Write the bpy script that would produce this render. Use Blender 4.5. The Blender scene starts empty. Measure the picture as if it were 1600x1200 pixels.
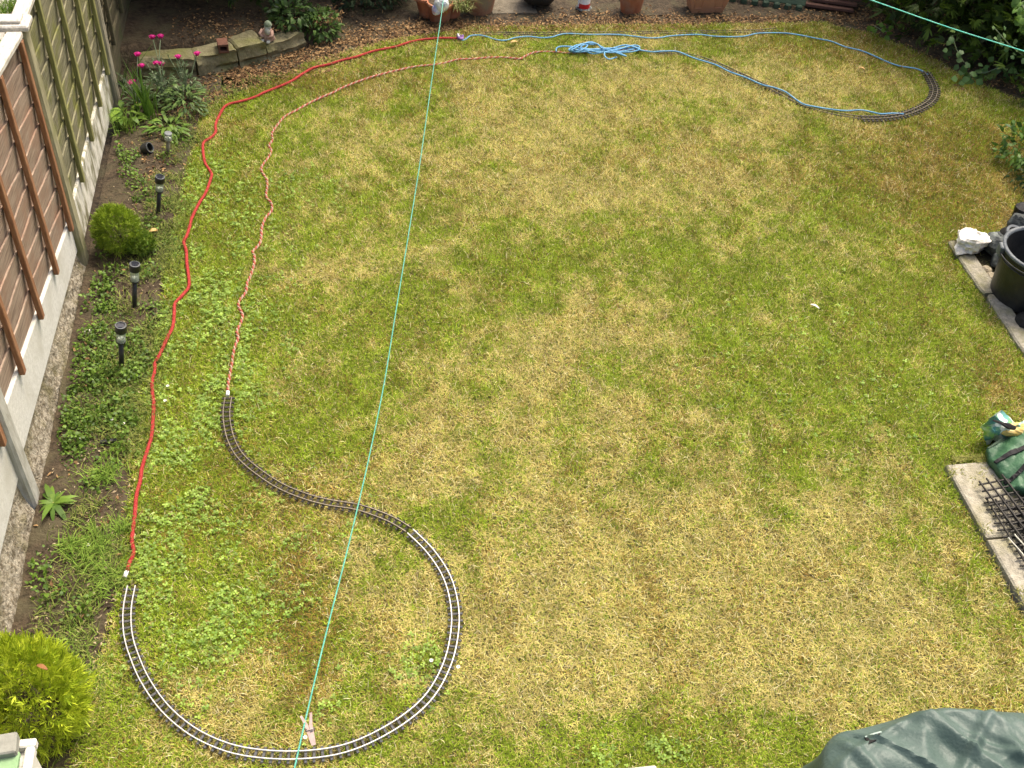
import bpy, math, random
import numpy as np
from mathutils import Vector, Matrix
random.seed(7); RNG = np.random.default_rng(7)
sc = bpy.context.scene
COL = sc.collection
PI = math.pi

# ------------------------------------------------------------------ camera
F, PIT, ROLL, H, YAW = 1708.3, 0.77424, 0.08462, 4.59, math.radians(-11.662)
def _basis():
    cp, sp = math.cos(PIT), math.sin(PIT)
    fw = np.array([0, cp, -sp]); r0 = np.array([1., 0, 0]); u0 = np.array([0, sp, cp])
    r = r0*math.cos(ROLL)+u0*math.sin(ROLL); u = -r0*math.sin(ROLL)+u0*math.cos(ROLL)
    c, s = math.cos(YAW), math.sin(YAW); R = np.array([[c, -s, 0], [s, c, 0], [0, 0, 1]])
    return R@fw, R@r, R@u
FW, RT, UP = _basis()
CAM = np.array([0., 0., H])
cd = bpy.data.cameras.new('camera'); co = bpy.data.objects.new('camera', cd); COL.objects.link(co)
co.matrix_world = Matrix(((RT[0], UP[0], -FW[0], 0), (RT[1], UP[1], -FW[1], 0), (RT[2], UP[2], -FW[2], H), (0, 0, 0, 1)))
cd.sensor_width = 36; cd.lens = 36*F/1600; cd.clip_start = 0.05; cd.clip_end = 500
sc.camera = co
def gp(px, py, z=0.0):
    d = FW*F+(px-800)*RT-(py-600)*UP
    p = CAM+d*((z-H)/d[2]); return Vector(p)
# ------------------------------------------------------------------ light
SUN_EL, SUN_AZ = 62, 40        # degrees; azimuth clockwise from +Y towards +X
w = bpy.data.worlds.new('World'); sc.world = w; w.use_nodes = True
nt = w.node_tree; bg = nt.nodes['Background']
sky = nt.nodes.new('ShaderNodeTexSky'); sky.sky_type = 'NISHITA'; sky.sun_disc = False
sky.sun_elevation = math.radians(SUN_EL); sky.sun_rotation = math.radians(SUN_AZ)
sky.air_density = 1.0; sky.dust_density = 9.0; sky.ozone_density = 0.2
nt.links.new(sky.outputs[0], bg.inputs[0]); bg.inputs[1].default_value = 0.12
sl = bpy.data.lights.new('sun', 'SUN'); sl.energy = 1.5; sl.angle = math.radians(20); sl.color = (1, .93, .80)
so = bpy.data.objects.new('sun', sl); COL.objects.link(so)
e, a = math.radians(SUN_EL), math.radians(SUN_AZ)
sd = Vector((math.cos(e)*math.sin(a), math.cos(e)*math.cos(a), math.sin(e)))
so.rotation_euler = (-sd).to_track_quat('-Z', 'Y').to_euler(); so.location = (3, 4, 12)
sc.view_settings.view_transform = 'Standard'; sc.view_settings.look = 'None'
sc.view_settings.exposure = 1.12; sc.view_settings.gamma = 1
sc.render.engine = 'CYCLES'

# ------------------------------------------------------------------ helpers
def tag(o, label=None, cat=None, group=None, kind=None):
    if label: o['label'] = label
    if cat: o['category'] = cat
    if group: o['group'] = group
    if kind: o['kind'] = kind
    return o
def empty(name, loc, label, cat, group=None, rz=0.0):
    o = bpy.data.objects.new(name, None); COL.objects.link(o); o.location = loc; o.rotation_euler[2] = rz
    o.empty_display_size = .05
    return tag(o, label, cat, group)
def link(name, me, parent=None, m=None):
    o = bpy.data.objects.new(name, me); COL.objects.link(o)
    if parent is not None: o.parent = parent
    if m is not None and not me.materials: me.materials.append(m)
    return o
class MB:
    def __init__(s): s.v = []; s.f = []; s.mi = []
    def add(s, vs, fs, mi=0):
        n = len(s.v); s.v += [tuple(v) for v in vs]; s.f += [tuple(i+n for i in f) for f in fs]; s.mi += [mi]*len(fs)
    def box(s, c, d, M=None, jit=0, bev=0, mi=0):
        x, y, z = d[0]/2, d[1]/2, d[2]/2
        if bev:
            b = min(bev, x*.45, y*.45, z*.45); vs = []; idx = {}
            for sx in (-1, 1):
                for sy in (-1, 1):
                    for sz in (-1, 1):
                        for k, (bx, by, bz) in enumerate(((0, b, b), (b, 0, b), (b, b, 0))):
                            idx[(sx, sy, sz, k)] = len(vs); vs.append(Vector((sx*(x-bx), sy*(y-by), sz*(z-bz))))
            fs = []
            for sx in (-1, 1):
                q = [idx[(sx, -1, -1, 0)], idx[(sx, 1, -1, 0)], idx[(sx, 1, 1, 0)], idx[(sx, -1, 1, 0)]]; fs.append(q if sx > 0 else q[::-1])
                q = [idx[(-1, sx, -1, 1)], idx[(1, sx, -1, 1)], idx[(1, sx, 1, 1)], idx[(-1, sx, 1, 1)]]; fs.append(q[::-1] if sx > 0 else q)
                q = [idx[(-1, -1, sx, 2)], idx[(1, -1, sx, 2)], idx[(1, 1, sx, 2)], idx[(-1, 1, sx, 2)]]; fs.append(q if sx > 0 else q[::-1])
            for a_ in (-1, 1):
                for b_ in (-1, 1):
                    fs.append([idx[(a_, b_, -1, 0)], idx[(a_, b_, 1, 0)], idx[(a_, b_, 1, 1)], idx[(a_, b_, -1, 1)]])
                    fs.append([idx[(a_, -1, b_, 0)], idx[(a_, 1, b_, 0)], idx[(a_, 1, b_, 2)], idx[(a_, -1, b_, 2)]])
                    fs.append([idx[(-1, a_, b_, 1)], idx[(1, a_, b_, 1)], idx[(1, a_, b_, 2)], idx[(-1, a_, b_, 2)]])
            for sx in (-1, 1):
                for sy in (-1, 1):
                    for sz in (-1, 1): fs.append([idx[(sx, sy, sz, k)] for k in range(3)])
        else:
            vs = [Vector((sx*x, sy*y, sz*z)) for sx in (-1, 1) for sy in (-1, 1) for sz in (-1, 1)]
            fs = [(0, 1, 3, 2), (4, 6, 7, 5), (0, 4, 5, 1), (2, 3, 7, 6), (0, 2, 6, 4), (1, 5, 7, 3)]
        if jit: vs = [v+Vector((random.uniform(-jit, jit), random.uniform(-jit, jit), random.uniform(-jit, jit))) for v in vs]
        if M is not None: vs = [M@v for v in vs]
        s.add([v+Vector(c) for v in vs], fs, mi); return s
    def lathe(s, prof, n=24, c=(0, 0, 0), M=None, close=False, mi=0):
        vs = []; fs = []
        for (r, z) in prof:
            for k in range(n):
                t = 2*PI*k/n; v = Vector((r*math.cos(t), r*math.sin(t), z))
                if M is not None: v = M@v
                vs.append(v+Vector(c))
        for i in range(len(prof)-1):
            for k in range(n): fs.append((i*n+k, i*n+(k+1) % n, (i+1)*n+(k+1) % n, (i+1)*n+k))
        if close: fs.append(tuple(range(n))[::-1]); fs.append(tuple((len(prof)-1)*n+k for k in range(n)))
        s.add(vs, fs, mi); return s
    def tube(s, pts, r, n=6, cap=True, mi=0, flat=1.0):
        P = [Vector(p) for p in pts]; vs = []; fs = []
        rr = r if hasattr(r, '__len__') else [r]*len(P)
        up = Vector((0, 0, 1)); prev = None
        for i, p in enumerate(P):
            t = (P[min(i+1, len(P)-1)]-P[max(i-1, 0)]).normalized()
            if prev is None:
                a_ = t.cross(up) if abs(t.dot(up)) < .95 else t.cross(Vector((1, 0, 0)))
            else: a_ = prev-t*prev.dot(t)
            a_.normalize(); prev = a_; b_ = t.cross(a_)
            for k in range(n):
                q = 2*PI*k/n; vs.append(p+a_*math.cos(q)*rr[i]+b_*math.sin(q)*rr[i]*flat)
        for i in range(len(P)-1):
            for k in range(n): fs.append((i*n+k, i*n+(k+1) % n, (i+1)*n+(k+1) % n, (i+1)*n+k))
        if cap: fs.append(tuple(range(n))[::-1]); fs.append(tuple((len(P)-1)*n+k for k in range(n)))
        s.add(vs, fs, mi); return s
    def mesh(s, name, mats, smooth=False):
        me = bpy.data.meshes.new(name); me.from_pydata(s.v, [], s.f); me.update()
        for m in (mats if isinstance(mats, (list, tuple)) else [mats]): me.materials.append(m)
        if any(s.mi): me.polygons.foreach_set('material_index', s.mi)
        if smooth: me.polygons.foreach_set('use_smooth', [True]*len(me.polygons))
        return me
    def build(s, name, mats, parent=None, smooth=False):
        return link(name, s.mesh(name, mats, smooth), parent)
def smooth_by(o, ang=40):
    o.data.polygons.foreach_set('use_smooth', [True]*len(o.data.polygons))
    o.data.set_sharp_from_angle(angle=math.radians(ang)); return o
def catmull(P, step=.03):
    P = [Vector(p) for p in P]; out = []
    for i in range(len(P)-1):
        p0, p1, p2, p3 = P[max(i-1, 0)], P[i], P[i+1], P[min(i+2, len(P)-1)]
        n = max(2, int((p2-p1).length/step))
        for k in range(n):
            t = k/n; out.append(.5*((2*p1)+(p2-p0)*t+(2*p0-5*p1+4*p2-p3)*t*t+(3*p1-p0-3*p2+p3)*t**3))
    out.append(P[-1]); return out
def resample(P, step):
    L = [0]
    for a_, b_ in zip(P, P[1:]): L.append(L[-1]+(b_-a_).length)
    n = max(2, round(L[-1]/step)); out = []; j = 0
    for k in range(n+1):
        t = L[-1]*k/n
        while j < len(L)-2 and L[j+1] < t: j += 1
        u = (t-L[j])/max(1e-9, L[j+1]-L[j]); out.append(P[j].lerp(P[j+1], u))
    return out
# numpy mesh from triangles with a colour attribute
def np_mesh(name, V, T, Cc, m):
    me = bpy.data.meshes.new(name); nv = len(V); nt_ = len(T)
    me.vertices.add(nv); me.vertices.foreach_set('co', np.ascontiguousarray(V, dtype=np.float32).ravel())
    me.loops.add(nt_*3); me.loops.foreach_set('vertex_index', np.ascontiguousarray(T, dtype=np.int32).ravel())
    me.polygons.add(nt_); me.polygons.foreach_set('loop_start', np.arange(0, nt_*3, 3, dtype=np.int32))
    me.polygons.foreach_set('loop_total', np.full(nt_, 3, dtype=np.int32))
    me.update(); me.validate()
    at = me.color_attributes.new('tint', 'FLOAT_COLOR', 'POINT')
    c4 = np.ones((nv, 4), dtype=np.float32); c4[:, :3] = np.clip(Cc, 0.002, 1); at.data.foreach_set('color', c4.ravel())
    me.materials.append(m); return me
# value noise
_perm = np.random.default_rng(3).random((256, 256))
def vnoise(x, y):
    xi = np.floor(x).astype(int); yi = np.floor(y).astype(int); fx = x-xi; fy = y-yi
    fx = fx*fx*(3-2*fx); fy = fy*fy*(3-2*fy)
    g = lambda i, j: _perm[i % 256, j % 256]
    return (g(xi, yi)*(1-fx)+g(xi+1, yi)*fx)*(1-fy)+(g(xi, yi+1)*(1-fx)+g(xi+1, yi+1)*fx)*fy
def fbm(x, y, o=4):
    s = 0; a_ = .5; t = 0
    for k in range(o): s = s+a_*vnoise(x*2**k+17.3*k, y*2**k+5.1*k); t += a_; a_ *= .55
    return s/t

# ------------------------------------------------------------------ materials
def mat(name, c1, c2=None, rough=.8, scale=20, detail=5, bump=0, bscale=None, metal=0, lo=.35, hi=.65, spec=.3, stretch=None, c3=None, s3=4, trans=0, coat=0):
    m = bpy.data.materials.new(name); m.use_nodes = True; n = m.node_tree.nodes; l = m.node_tree.links
    b = n['Principled BSDF']; b.inputs['Roughness'].default_value = rough; b.inputs['Metallic'].default_value = metal
    b.inputs['Specular IOR Level'].default_value = spec; b.inputs['Coat Weight'].default_value = coat
    b.inputs['Transmission Weight'].default_value = trans
    b.inputs['Base Color'].default_value = (*c1, 1)
    geo = n.new('ShaderNodeNewGeometry'); mp = n.new('ShaderNodeMapping'); l.new(geo.outputs['Position'], mp.inputs[0])
    if stretch: mp.inputs['Scale'].default_value = stretch
    if c2 is not None:
        tx = n.new('ShaderNodeTexNoise'); tx.inputs['Scale'].default_value = scale; tx.inputs['Detail'].default_value = detail; tx.inputs['Roughness'].default_value = .65
        l.new(mp.outputs[0], tx.inputs[0]); rp = n.new('ShaderNodeValToRGB'); l.new(tx.outputs['Fac'], rp.inputs[0])
        rp.color_ramp.elements[0].position = lo; rp.color_ramp.elements[1].position = hi
        rp.color_ramp.elements[0].color = (*c1, 1); rp.color_ramp.elements[1].color = (*c2, 1)
        out = rp.outputs[0]
        if c3 is not None:
            t3 = n.new('ShaderNodeTexNoise'); t3.inputs['Scale'].default_value = s3; t3.inputs['Detail'].default_value = 6; l.new(geo.outputs['Position'], t3.inputs[0])
            r3 = n.new('ShaderNodeValToRGB'); r3.color_ramp.elements[0].position = .48; r3.color_ramp.elements[1].position = .68; l.new(t3.outputs['Fac'], r3.inputs[0])
            mx = n.new('ShaderNodeMix'); mx.data_type = 'RGBA'; l.new(r3.outputs[0], mx.inputs[0]); l.new(out, mx.inputs[6]); mx.inputs[7].default_value = (*c3, 1); out = mx.outputs[2]
        l.new(out, b.inputs['Base Color'])
    if bump:
        bt = n.new('ShaderNodeTexNoise'); bt.inputs['Scale'].default_value = bscale or scale*2; bt.inputs['Detail'].default_value = 6
        l.new(mp.outputs[0], bt.inputs[0]); bp = n.new('ShaderNodeBump'); bp.inputs['Strength'].default_value = min(1, bump); bp.inputs['Distance'].default_value = .01*max(1, bump)
        l.new(bt.outputs['Fac'], bp.inputs['Height']); l.new(bp.outputs[0], b.inputs['Normal'])
    return m
def leafmat(name, rough=.55, spec=.3, trans=.25):
    m = bpy.data.materials.new(name); m.use_nodes = True; n = m.node_tree.nodes; l = m.node_tree.links
    b = n['Principled BSDF']; at = n.new('ShaderNodeAttribute'); at.attribute_name = 'tint'
    b.inputs['Roughness'].default_value = rough; b.inputs['Specular IOR Level'].default_value = spec
    l.new(at.outputs['Color'], b.inputs['Base Color'])
    if not trans: return m
    tr = n.new('ShaderNodeBsdfTranslucent'); l.new(at.outputs['Color'], tr.inputs[0])
    mx = n.new('ShaderNodeMixShader'); mx.inputs[0].default_value = trans
    l.new(b.outputs[0], mx.inputs[1]); l.new(tr.outputs[0], mx.inputs[2]); l.new(mx.outputs[0], n['Material Output'].inputs[0]); return m
M = {}
M['grass'] = leafmat('grass', .8, .1, 0)
M['leaf'] = leafmat('leaf', .5, .3, .25)
M['litter'] = leafmat('litter', .8, .15, .1)
M['thatch'] = mat('thatch', (.055, .048, .018), (.16, .13, .05), .95, 55, 8, .8, 120, c3=(.075, .085, .022), s3=2.2)
M['soil'] = mat('soil', (.026, .019, .011), (.085, .062, .037), .95, 26, 8, 1.5, 45, c3=(.075, .065, .035), s3=5)
M['bankm'] = mat('rough_footing', (.14, .115, .075), (.38, .34, .26), .95, 34, 9, 1.4, 70, lo=.40, hi=.60, c3=(.16, .14, .07), s3=7)
M['conc'] = mat('concrete_clean', (.52, .51, .46), (.66, .65, .60), .9, 45, 6, .25, 160, c3=(.47, .455, .39), s3=3)
M['concpatch'] = mat('concrete_mossy', (.20, .19, .11), (.62, .60, .52), .95, 14, 9, 1.2, 30, stretch=(1, 1, .35), lo=.40, hi=.56)
M['post_new'] = mat('concrete_post', (.30, .29, .24), (.50, .49, .44), .9, 18, 7, .4, 90, stretch=(1, 1, .3))
M['post_mid'] = mat('weathered_post', (.20, .18, .10), (.36, .33, .21), .9, 14, 8, .6, 60, stretch=(1, 1, .25), c3=(.20, .20, .08), s3=5)
M['post_old'] = mat('old_post', (.16, .15, .10), (.34, .31, .23), .9, 14, 8, .8, 60, stretch=(1, 1, .25))
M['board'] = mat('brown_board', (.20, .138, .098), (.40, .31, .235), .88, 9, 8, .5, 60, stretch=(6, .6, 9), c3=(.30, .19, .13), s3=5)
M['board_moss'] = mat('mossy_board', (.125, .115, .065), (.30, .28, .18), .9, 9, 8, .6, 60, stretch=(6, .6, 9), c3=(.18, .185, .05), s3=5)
M['board_shaded'] = mat('shaded_board', (.075, .065, .038), (.15, .13, .075), .9, 9, 8, .6, 60, stretch=(6, .5, 4), c3=(.09, .10, .04), s3=5)  # shade of the far corner put into the colour
M['batten'] = mat('red_batten', (.23, .10, .045), (.36, .19, .10), .8, 30, 6, .3, 80, stretch=(2, 2, .3))
M['batten_moss'] = mat('mossy_batten', (.17, .16, .055), (.32, .31, .12), .9, 20, 6, .4, 80, stretch=(2, 2, .3))
M['cap'] = mat('bleached_cap', (.38, .35, .28), (.60, .57, .50), .8, 22, 7, .3, 60, stretch=(3, .6, 3))
M['slab'] = mat('slab', (.23, .21, .16), (.40, .37, .29), .95, 30, 9, .7, 110, c3=(.24, .22, .13), s3=5)
M['kerb'] = mat('kerb', (.20, .185, .14), (.35, .325, .255), .95, 40, 9, .9, 120, c3=(.20, .19, .10), s3=7)
M['paving'] = mat('neighbour_paving', (.55, .49, .39), (.70, .65, .54), .95, 14, 8, .4, 60)
M['sandstone'] = mat('sandstone', (.11, .10, .05), (.24, .215, .125), .95, 9, 9, 1.2, 35, c3=(.17, .17, .06), s3=4)
M['terracotta'] = mat('terracotta', (.30, .105, .05), (.40, .165, .085), .85, 12, 7, .25, 60, c3=(.30, .17, .11), s3=6)
M['terracotta_dull'] = mat('dull_terracotta', (.26, .12, .065), (.36, .20, .12), .9, 10, 7, .3, 60, c3=(.24, .19, .12), s3=7)
M['plasticpot'] = mat('tan_plastic', (.40, .19, .10), (.46, .235, .13), .6, 8, 5, .1, 60)
M['black'] = mat('black_plastic', (.012, .012, .013), (.024, .024, .025), .42, 12, 6, .15, 60, spec=.5)
M['blackrough'] = mat('black_rough', (.010, .010, .010), (.022, .021, .020), .7, 14, 6, .3, 60)
M['grid'] = mat('grid_plastic', (.022, .020, .018), (.06, .055, .045), .75, 30, 6, .2, 90)
M['rim'] = mat('worn_rim', (.07, .08, .09), (.15, .165, .17), .5, 18, 6, .1, 60)
M['slate'] = mat('slate_rock', (.030, .034, .034), (.10, .112, .108), .75, 12, 8, 1.4, 30, c3=(.18, .20, .18), s3=12)
M['quartz'] = mat('white_rock', (.50, .46, .38), (.76, .74, .69), .85, 16, 8, 1.6, 30, lo=.3, hi=.55, c3=(.62, .58, .50), s3=14)
M['cobble'] = mat('cobble', (.22, .19, .13), (.36, .31, .22), .85, 14, 6, .4, 40)
M['gravel'] = mat('pale_gravel', (.40, .34, .22), (.62, .56, .42), .9, 40, 4, .3, 40)
M['rail_bright'] = mat('bright_rail', (.46, .45, .42), (.58, .565, .53), .42, 60, 3, 0, metal=.3, spec=.6)
M['rail_dark'] = mat('weathered_rail', (.14, .12, .09), (.23, .20, .155), .5, 60, 4, .1, metal=.6)
M['sleeper'] = mat('sleeper', (.045, .046, .048), (.09, .091, .093), .6, 60, 3, .1)
M['sleeper_worn'] = mat('worn_sleeper', (.022, .020, .018), (.055, .048, .04), .75, 60, 3, .2)
M['red'] = mat('red_rope', (.30, .018, .018), (.50, .06, .05), .75, 90, 4, 1.2, 200)
M['pink'] = mat('faded_red_strand', (.34, .06, .045), (.44, .12, .09), .8, 120, 3, .4, 260)
M['cream'] = mat('cream_strand', (.34, .22, .16), (.46, .33, .25), .8, 120, 3, .4, 260)
M['blue'] = mat('blue_rope', (.05, .22, .44), (.22, .45, .62), .6, 160, 3, .5, 280)
M['teal'] = mat('green_line', (.015, .22, .15), (.16, .44, .33), .5, 240, 3, 0)
M['lime'] = mat('pale_green_line', (.05, .55, .42), (.25, .75, .55), .45, 90, 3, 0)
M['white'] = mat('white_tape', (.75, .75, .73), (.85, .85, .83), .6, 60, 3)
M['peg'] = mat('peg_wood', (.50, .34, .29), (.62, .47, .41), .75, 60, 4, .1, stretch=(1, 1, .3))
M['wire'] = mat('peg_spring', (.35, .34, .33), None, .35, metal=1)
M['redpaint'] = mat('red_sleeve', (.56, .02, .022), (.62, .04, .04), .4, 20, 4)
M['tarp'] = mat('green_tarp', (.052, .086, .072), (.080, .118, .102), .50, 5, 6, .3, 70, spec=.4)
M['tarphem'] = mat('tarp_hem', (.28, .36, .32), None, .5)
M['bag'] = mat('green_bag', (.03, .095, .042), (.06, .145, .072), .5, 7, 7, .6, 40, spec=.4)
M['strap'] = mat('black_strap', (.012, .011, .012), (.026, .024, .025), .7, 60, 4)
M['pbag'] = mat('carrier_print', (.10, .28, .26), (.72, .76, .70), .45, 14, 1, .3, 40, lo=.46, hi=.52, c3=(.30, .52, .05), s3=11)
M['yellow'] = mat('yellow_lining', (.55, .38, .10), (.66, .52, .22), .6, 20, 4)
M['clearbag'] = mat('white_bag', (.55, .58, .55), (.78, .80, .78), .3, 18, 5, .8, 40, spec=.6, c3=(.35, .45, .55), s3=13)
M['bluebag'] = mat('blue_white_bag', (.25, .33, .62), (.72, .75, .82), .35, 20, 4, .8, 40, c3=(.60, .10, .10), s3=18)
M['greenboard'] = mat('green_board', (.035, .065, .04), (.06, .095, .055), .7, 10, 6, .3, 50)
M['brownboard'] = mat('red_brown_board', (.075, .035, .025), (.12, .06, .042), .8, 10, 6, .4, 50, stretch=(.5, 4, 4))
M['felt'] = mat('green_felt', (.20, .33, .16), (.27, .40, .22), .9, 10, 7, .2, 90)
M['whitewood'] = mat('white_painted_wood', (.60, .58, .50), (.76, .74, .66), .7, 15, 7, .3, 60)
M['grey'] = mat('grey_block', (.20, .20, .17), (.28, .28, .24), .85, 14, 6, .3, 50)
M['brick'] = mat('red_brick', (.10, .045, .03), (.17, .08, .05), .9, 14, 7, .5, 50)
M['pinkstone'] = mat('ornament_body', (.33, .20, .15), (.46, .31, .25), .85, 20, 6, .4, 50)
M['palestone'] = mat('ornament_head', (.34, .36, .30), (.58, .58, .52), .85, 24, 6, .4, 50)
M['capgreen'] = mat('ornament_cap', (.13, .17, .11), (.24, .28, .20), .85, 24, 6, .4, 50)
M['bark'] = mat('bark', (.05, .038, .025), (.11, .085, .06), .95, 14, 7, 1, 30)
M['lampglass'] = mat('lamp_cylinder', (.60, .66, .56), None, .15, trans=.5, spec=.5)
M['lampglass'].node_tree.nodes['Principled BSDF'].inputs['IOR'].default_value = 1.03
M['silver'] = mat('silver_ring', (.72, .73, .72), None, .5, metal=.8)
M['solar'] = mat('solar_cell', (.012, .014, .022), None, .15, spec=.6)
M['brownslab'] = mat('brown_slab', (.10, .085, .06), (.17, .145, .105), .95, 20, 8, .5, 80)
M['timber'] = mat('pale_board', (.48, .47, .38), (.62, .60, .50), .8, 20, 6, .3, 60)

# ------------------------------------------------------------------ ground sheets
FX = -1.66                                             # garden face of the left fence
def sheet(name, pts, z, m, kind='structure', sub=0, amp=0):
    mb = MB(); mb.add([(p[0], p[1], z) for p in pts], [tuple(range(len(pts)))])
    o = mb.build(name, m); return tag(o, kind=kind)
sheet('ground', [(-120, -120), (120, -120), (120, 120), (-120, 120)], -.05, M['soil'])
def lawn_left(y):                                      # edge between the left bed and the lawn
    ys = [0, 2.4, 3.2, 4.3, 5.0, 6.0, 6.7, 7.29, 7.65, 7.88, 8.1, 8.29, 8.54, 8.71, 8.88, 9.0, 9.05]
    xs = [-1.25, -1.27, -1.17, -1.18, -1.14, -1.12, -1.09, -1.03, -1.01, -.94, -.66, -.40, -.14, .18, .52, .95, 1.2]
    return np.interp(y, ys, xs)
def lawn_right(y):
    ys = [0, 3.66, 3.70, 3.95, 4.0, 5.78, 5.85, 6.6, 7.2, 7.55, 7.89, 8.29, 8.65, 8.96, 9.05]
    xs = [3.30, 3.30, 3.6, 4.2, 4.26, 4.26, 6.2, 6.2, 6.0, 5.85, 5.6, 5.4, 5.15, 4.85, 4.6]
    return np.interp(y, ys, xs)
Ys = np.arange(1.0, 9.06, .05)
nL = len(Ys); nx = 90; mb = MB(); vs = []; fs = []
for j, y in enumerate(Ys):
    a_, b_ = lawn_left(y), lawn_right(y)
    for i in range(nx+1):
        x = a_+(b_-a_)*i/nx
        vs.append((x, y, .004+.012*float(fbm(np.array(x*1.1), np.array(y*1.1), 3))))
for j in range(nL-1):
    for i in range(nx): k = j*(nx+1)+i; fs.append((k, k+1, k+nx+2, k+nx+1))
mb.add(vs, fs); lawn = tag(mb.build('lawn_soil', M['thatch'], smooth=True), kind='structure')
# bumpy bed soil: left strip and back strip
def bed(name, x0, x1, y0, y1, n, m, amp, z0, zf=None):
    nx_ = int((x1-x0)/n)+1; ny_ = int((y1-y0)/n)+1; X, Y = np.meshgrid(np.linspace(x0, x1, nx_), np.linspace(y0, y1, ny_))
    Z = z0+amp*(fbm(X*5, Y*5, 4)-.5)*2+amp*.6*(fbm(X*22, Y*22, 2)-.5)
    if zf is not None: Z = Z+zf(X, Y)
    V = np.stack([X, Y, Z], -1).reshape(-1, 3); fs = []
    for j in range(ny_-1):
        for i in range(nx_-1): k = j*nx_+i; fs.append((k, k+1, k+nx_+1, k+nx_))
    mb = MB(); mb.add(V.tolist(), fs); o = mb.build(name, m, smooth=True); return tag(o, kind='structure')
def leftfall(X, Y):                                     # the bed drops under the lawn sheet
    e = lawn_left(Y); return np.where(X > e-.02, -.05, .012)
bed('left_bed_soil', FX, -.9, 1.0, 8.36, .03, M['soil'], .018, .0, leftfall)
def backfall(X, Y):
    s = np.clip((Y-8.45-.30*(X+1.5))/.1, 0, 1)*(X < 0.05)*.16
    onlawn = (X > lawn_left(np.clip(Y, 0, 9.05)))*(X < lawn_right(np.clip(Y, 0, 9.05)))*(Y < 9.03)
    return s-.06*onlawn
bed('back_bed_soil', -1.75, 7.6, 8.30, 11.6, .05, M['soil'], .02, .006, backfall)
bed('right_bed_soil', 4.9, 7.6, 5.8, 8.35, .05, M['soil'], .015, -.012)
# neighbour's side
sheet('neighbour_paving', [(-6, 2), (FX-.12, 2), (FX-.12, 12), (-6, 12)], -.03, M['paving'])

# ------------------------------------------------------------------ grass
def gauss(x, y, L):
    s = np.zeros_like(x)
    for (px, py, rx, ry, a_) in L:
        c = gp(px, py); q = ((x-c.x)/rx)**2+((y-c.y)/ry)**2; s += a_*np.exp(-q)
    return s
GREEN = [(700, 480, .9, .7, .22), (560, 640, .6, .5, .2), (1050, 430, .8, .5, .2), (1130, 620, .6, .5, .12), (330, 300, .35, .7, .5), (300, 380, .3, .6, .4), (330, 480, .35, .9, .55), (300, 620, .3, .8, .55), (300, 800, .25, .5, .5), (280, 960, .25, .35, .6), (400, 960, .25, .2, .35), (440, 290, .35, .5, .3),
         (660, 815, .18, .12, .5), (1350, 560, .9, .8, .32), (1450, 480, .5, .6, .3), (1330, 330, .35, .5, .35), (860, 400, .8, .3, .22), (700, 330, .4, .3, .15), (560, 520, .5, .5, .15),
         (1000, 1180, .5, .12, .5), (1020, 1080, .1, .4, .35), (880, 1160, .4, .15, .25), (1240, 1180, .2, .2, .35), (1500, 1010, .15, .4, .25), (1480, 680, .3, .2, .35), (1480, 770, .1, .2, .4),  # narrow tall strips here follow the gaps between pale window reflections
         (580, 180, .4, .25, .2), (1070, 170, .25, .25, .2), (660, 1040, .15, .15, .4), (720, 180, .2, .2, .15), (1520, 660, .25, .1, .5), (1530, 370, .35, .08, .6), (180, 1150, .2, .3, .3), (500, 1060, .2, .3, .25), (450, 150, .6, .3, .15)]
DRY_AND_HAZE = [(850, 200, .8, .7, .36), (830, 290, .5, .4, .25), (1150, 140, 1.2, .5, .36), (1280, 150, .6, .4, .3), (780, 560, .9, .35, .25), (820, 700, .9, .6, .25), (1200, 950, 1.1, .5, .5), (900, 950, .6, .4, .42), (1150, 850, 1., .4, .2), (820, 1050, .45, .4, .45),
       (1350, 1060, .7, .4, .5), (340, 1090, .35, .25, .5), (620, 1000, .25, .3, .25), (980, 500, .5, .4, .2), (640, 230, .5, .5, .2), (600, 780, .2, .2, .1), (1060, 300, .7, .5, .2), (1470, 860, .15, .2, .25), (950, 120, .8, .3, .15)]  # near patches also take in the pale window reflection over the lawn
OLIVE_AND_SHADE = [(900, 50, 2.2, .14, .6), (480, 130, .6, .2, .5), (360, 200, .2, .5, .25), (1300, 70, .9, .3, .55), (1530, 330, .6, .5, .6), (1480, 220, .7, .4, .4), (1560, 600, .3, .5, .45), (1500, 900, .3, .3, .2), (1450, 420, .5, .5, .25), (370, 800, .3, .25, .5), (480, 1000, .13, .6, .5), (480, 960, .2, .5, .35), (1300, 250, 1.2, .5, .28), (1500, 240, .7, .8, .5), (1400, 300, .6, .4, .3), (520, 130, 1., .3, .4), (760, 95, 1.2, .2, .2), (1350, 100, .8, .4, .3), (720, 290, .25, .25, .3), (1000, 240, .3, .3, .25), (360, 330, .25, .3, .25), (1020, 960, .1, .6, .3), (350, 700, .3, .3, .2), (640, 720, .5, .6, .1), (1100, 700, .5, .4, .12)]  # far patches hold tree shade; narrow near strips, gaps between window reflections
def lawn_fields(x, y):
    g = .55+1.1*gauss(x, y, GREEN)-.95*gauss(x, y, DRY_AND_HAZE)
    g += .95*(fbm(x*2.6+3, y*2.6+9, 4)-.5)+1.0*(fbm(x*9, y*9, 3)-.5)+.5*(fbm(x*26+7, y*26, 2)-.5)
    o = .10+1.15*gauss(x, y, OLIVE_AND_SHADE)+.8*(fbm(x*3.3+31, y*3.3+2, 4)-.5)+.8*(fbm(x*11+4, y*11, 2)-.5)+.5*(fbm(x*30, y*30+5, 2)-.5)
    g = .5+(g-.5)*1.2
    return np.clip(g, 0, 1), np.clip(o, 0, 1)
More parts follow.
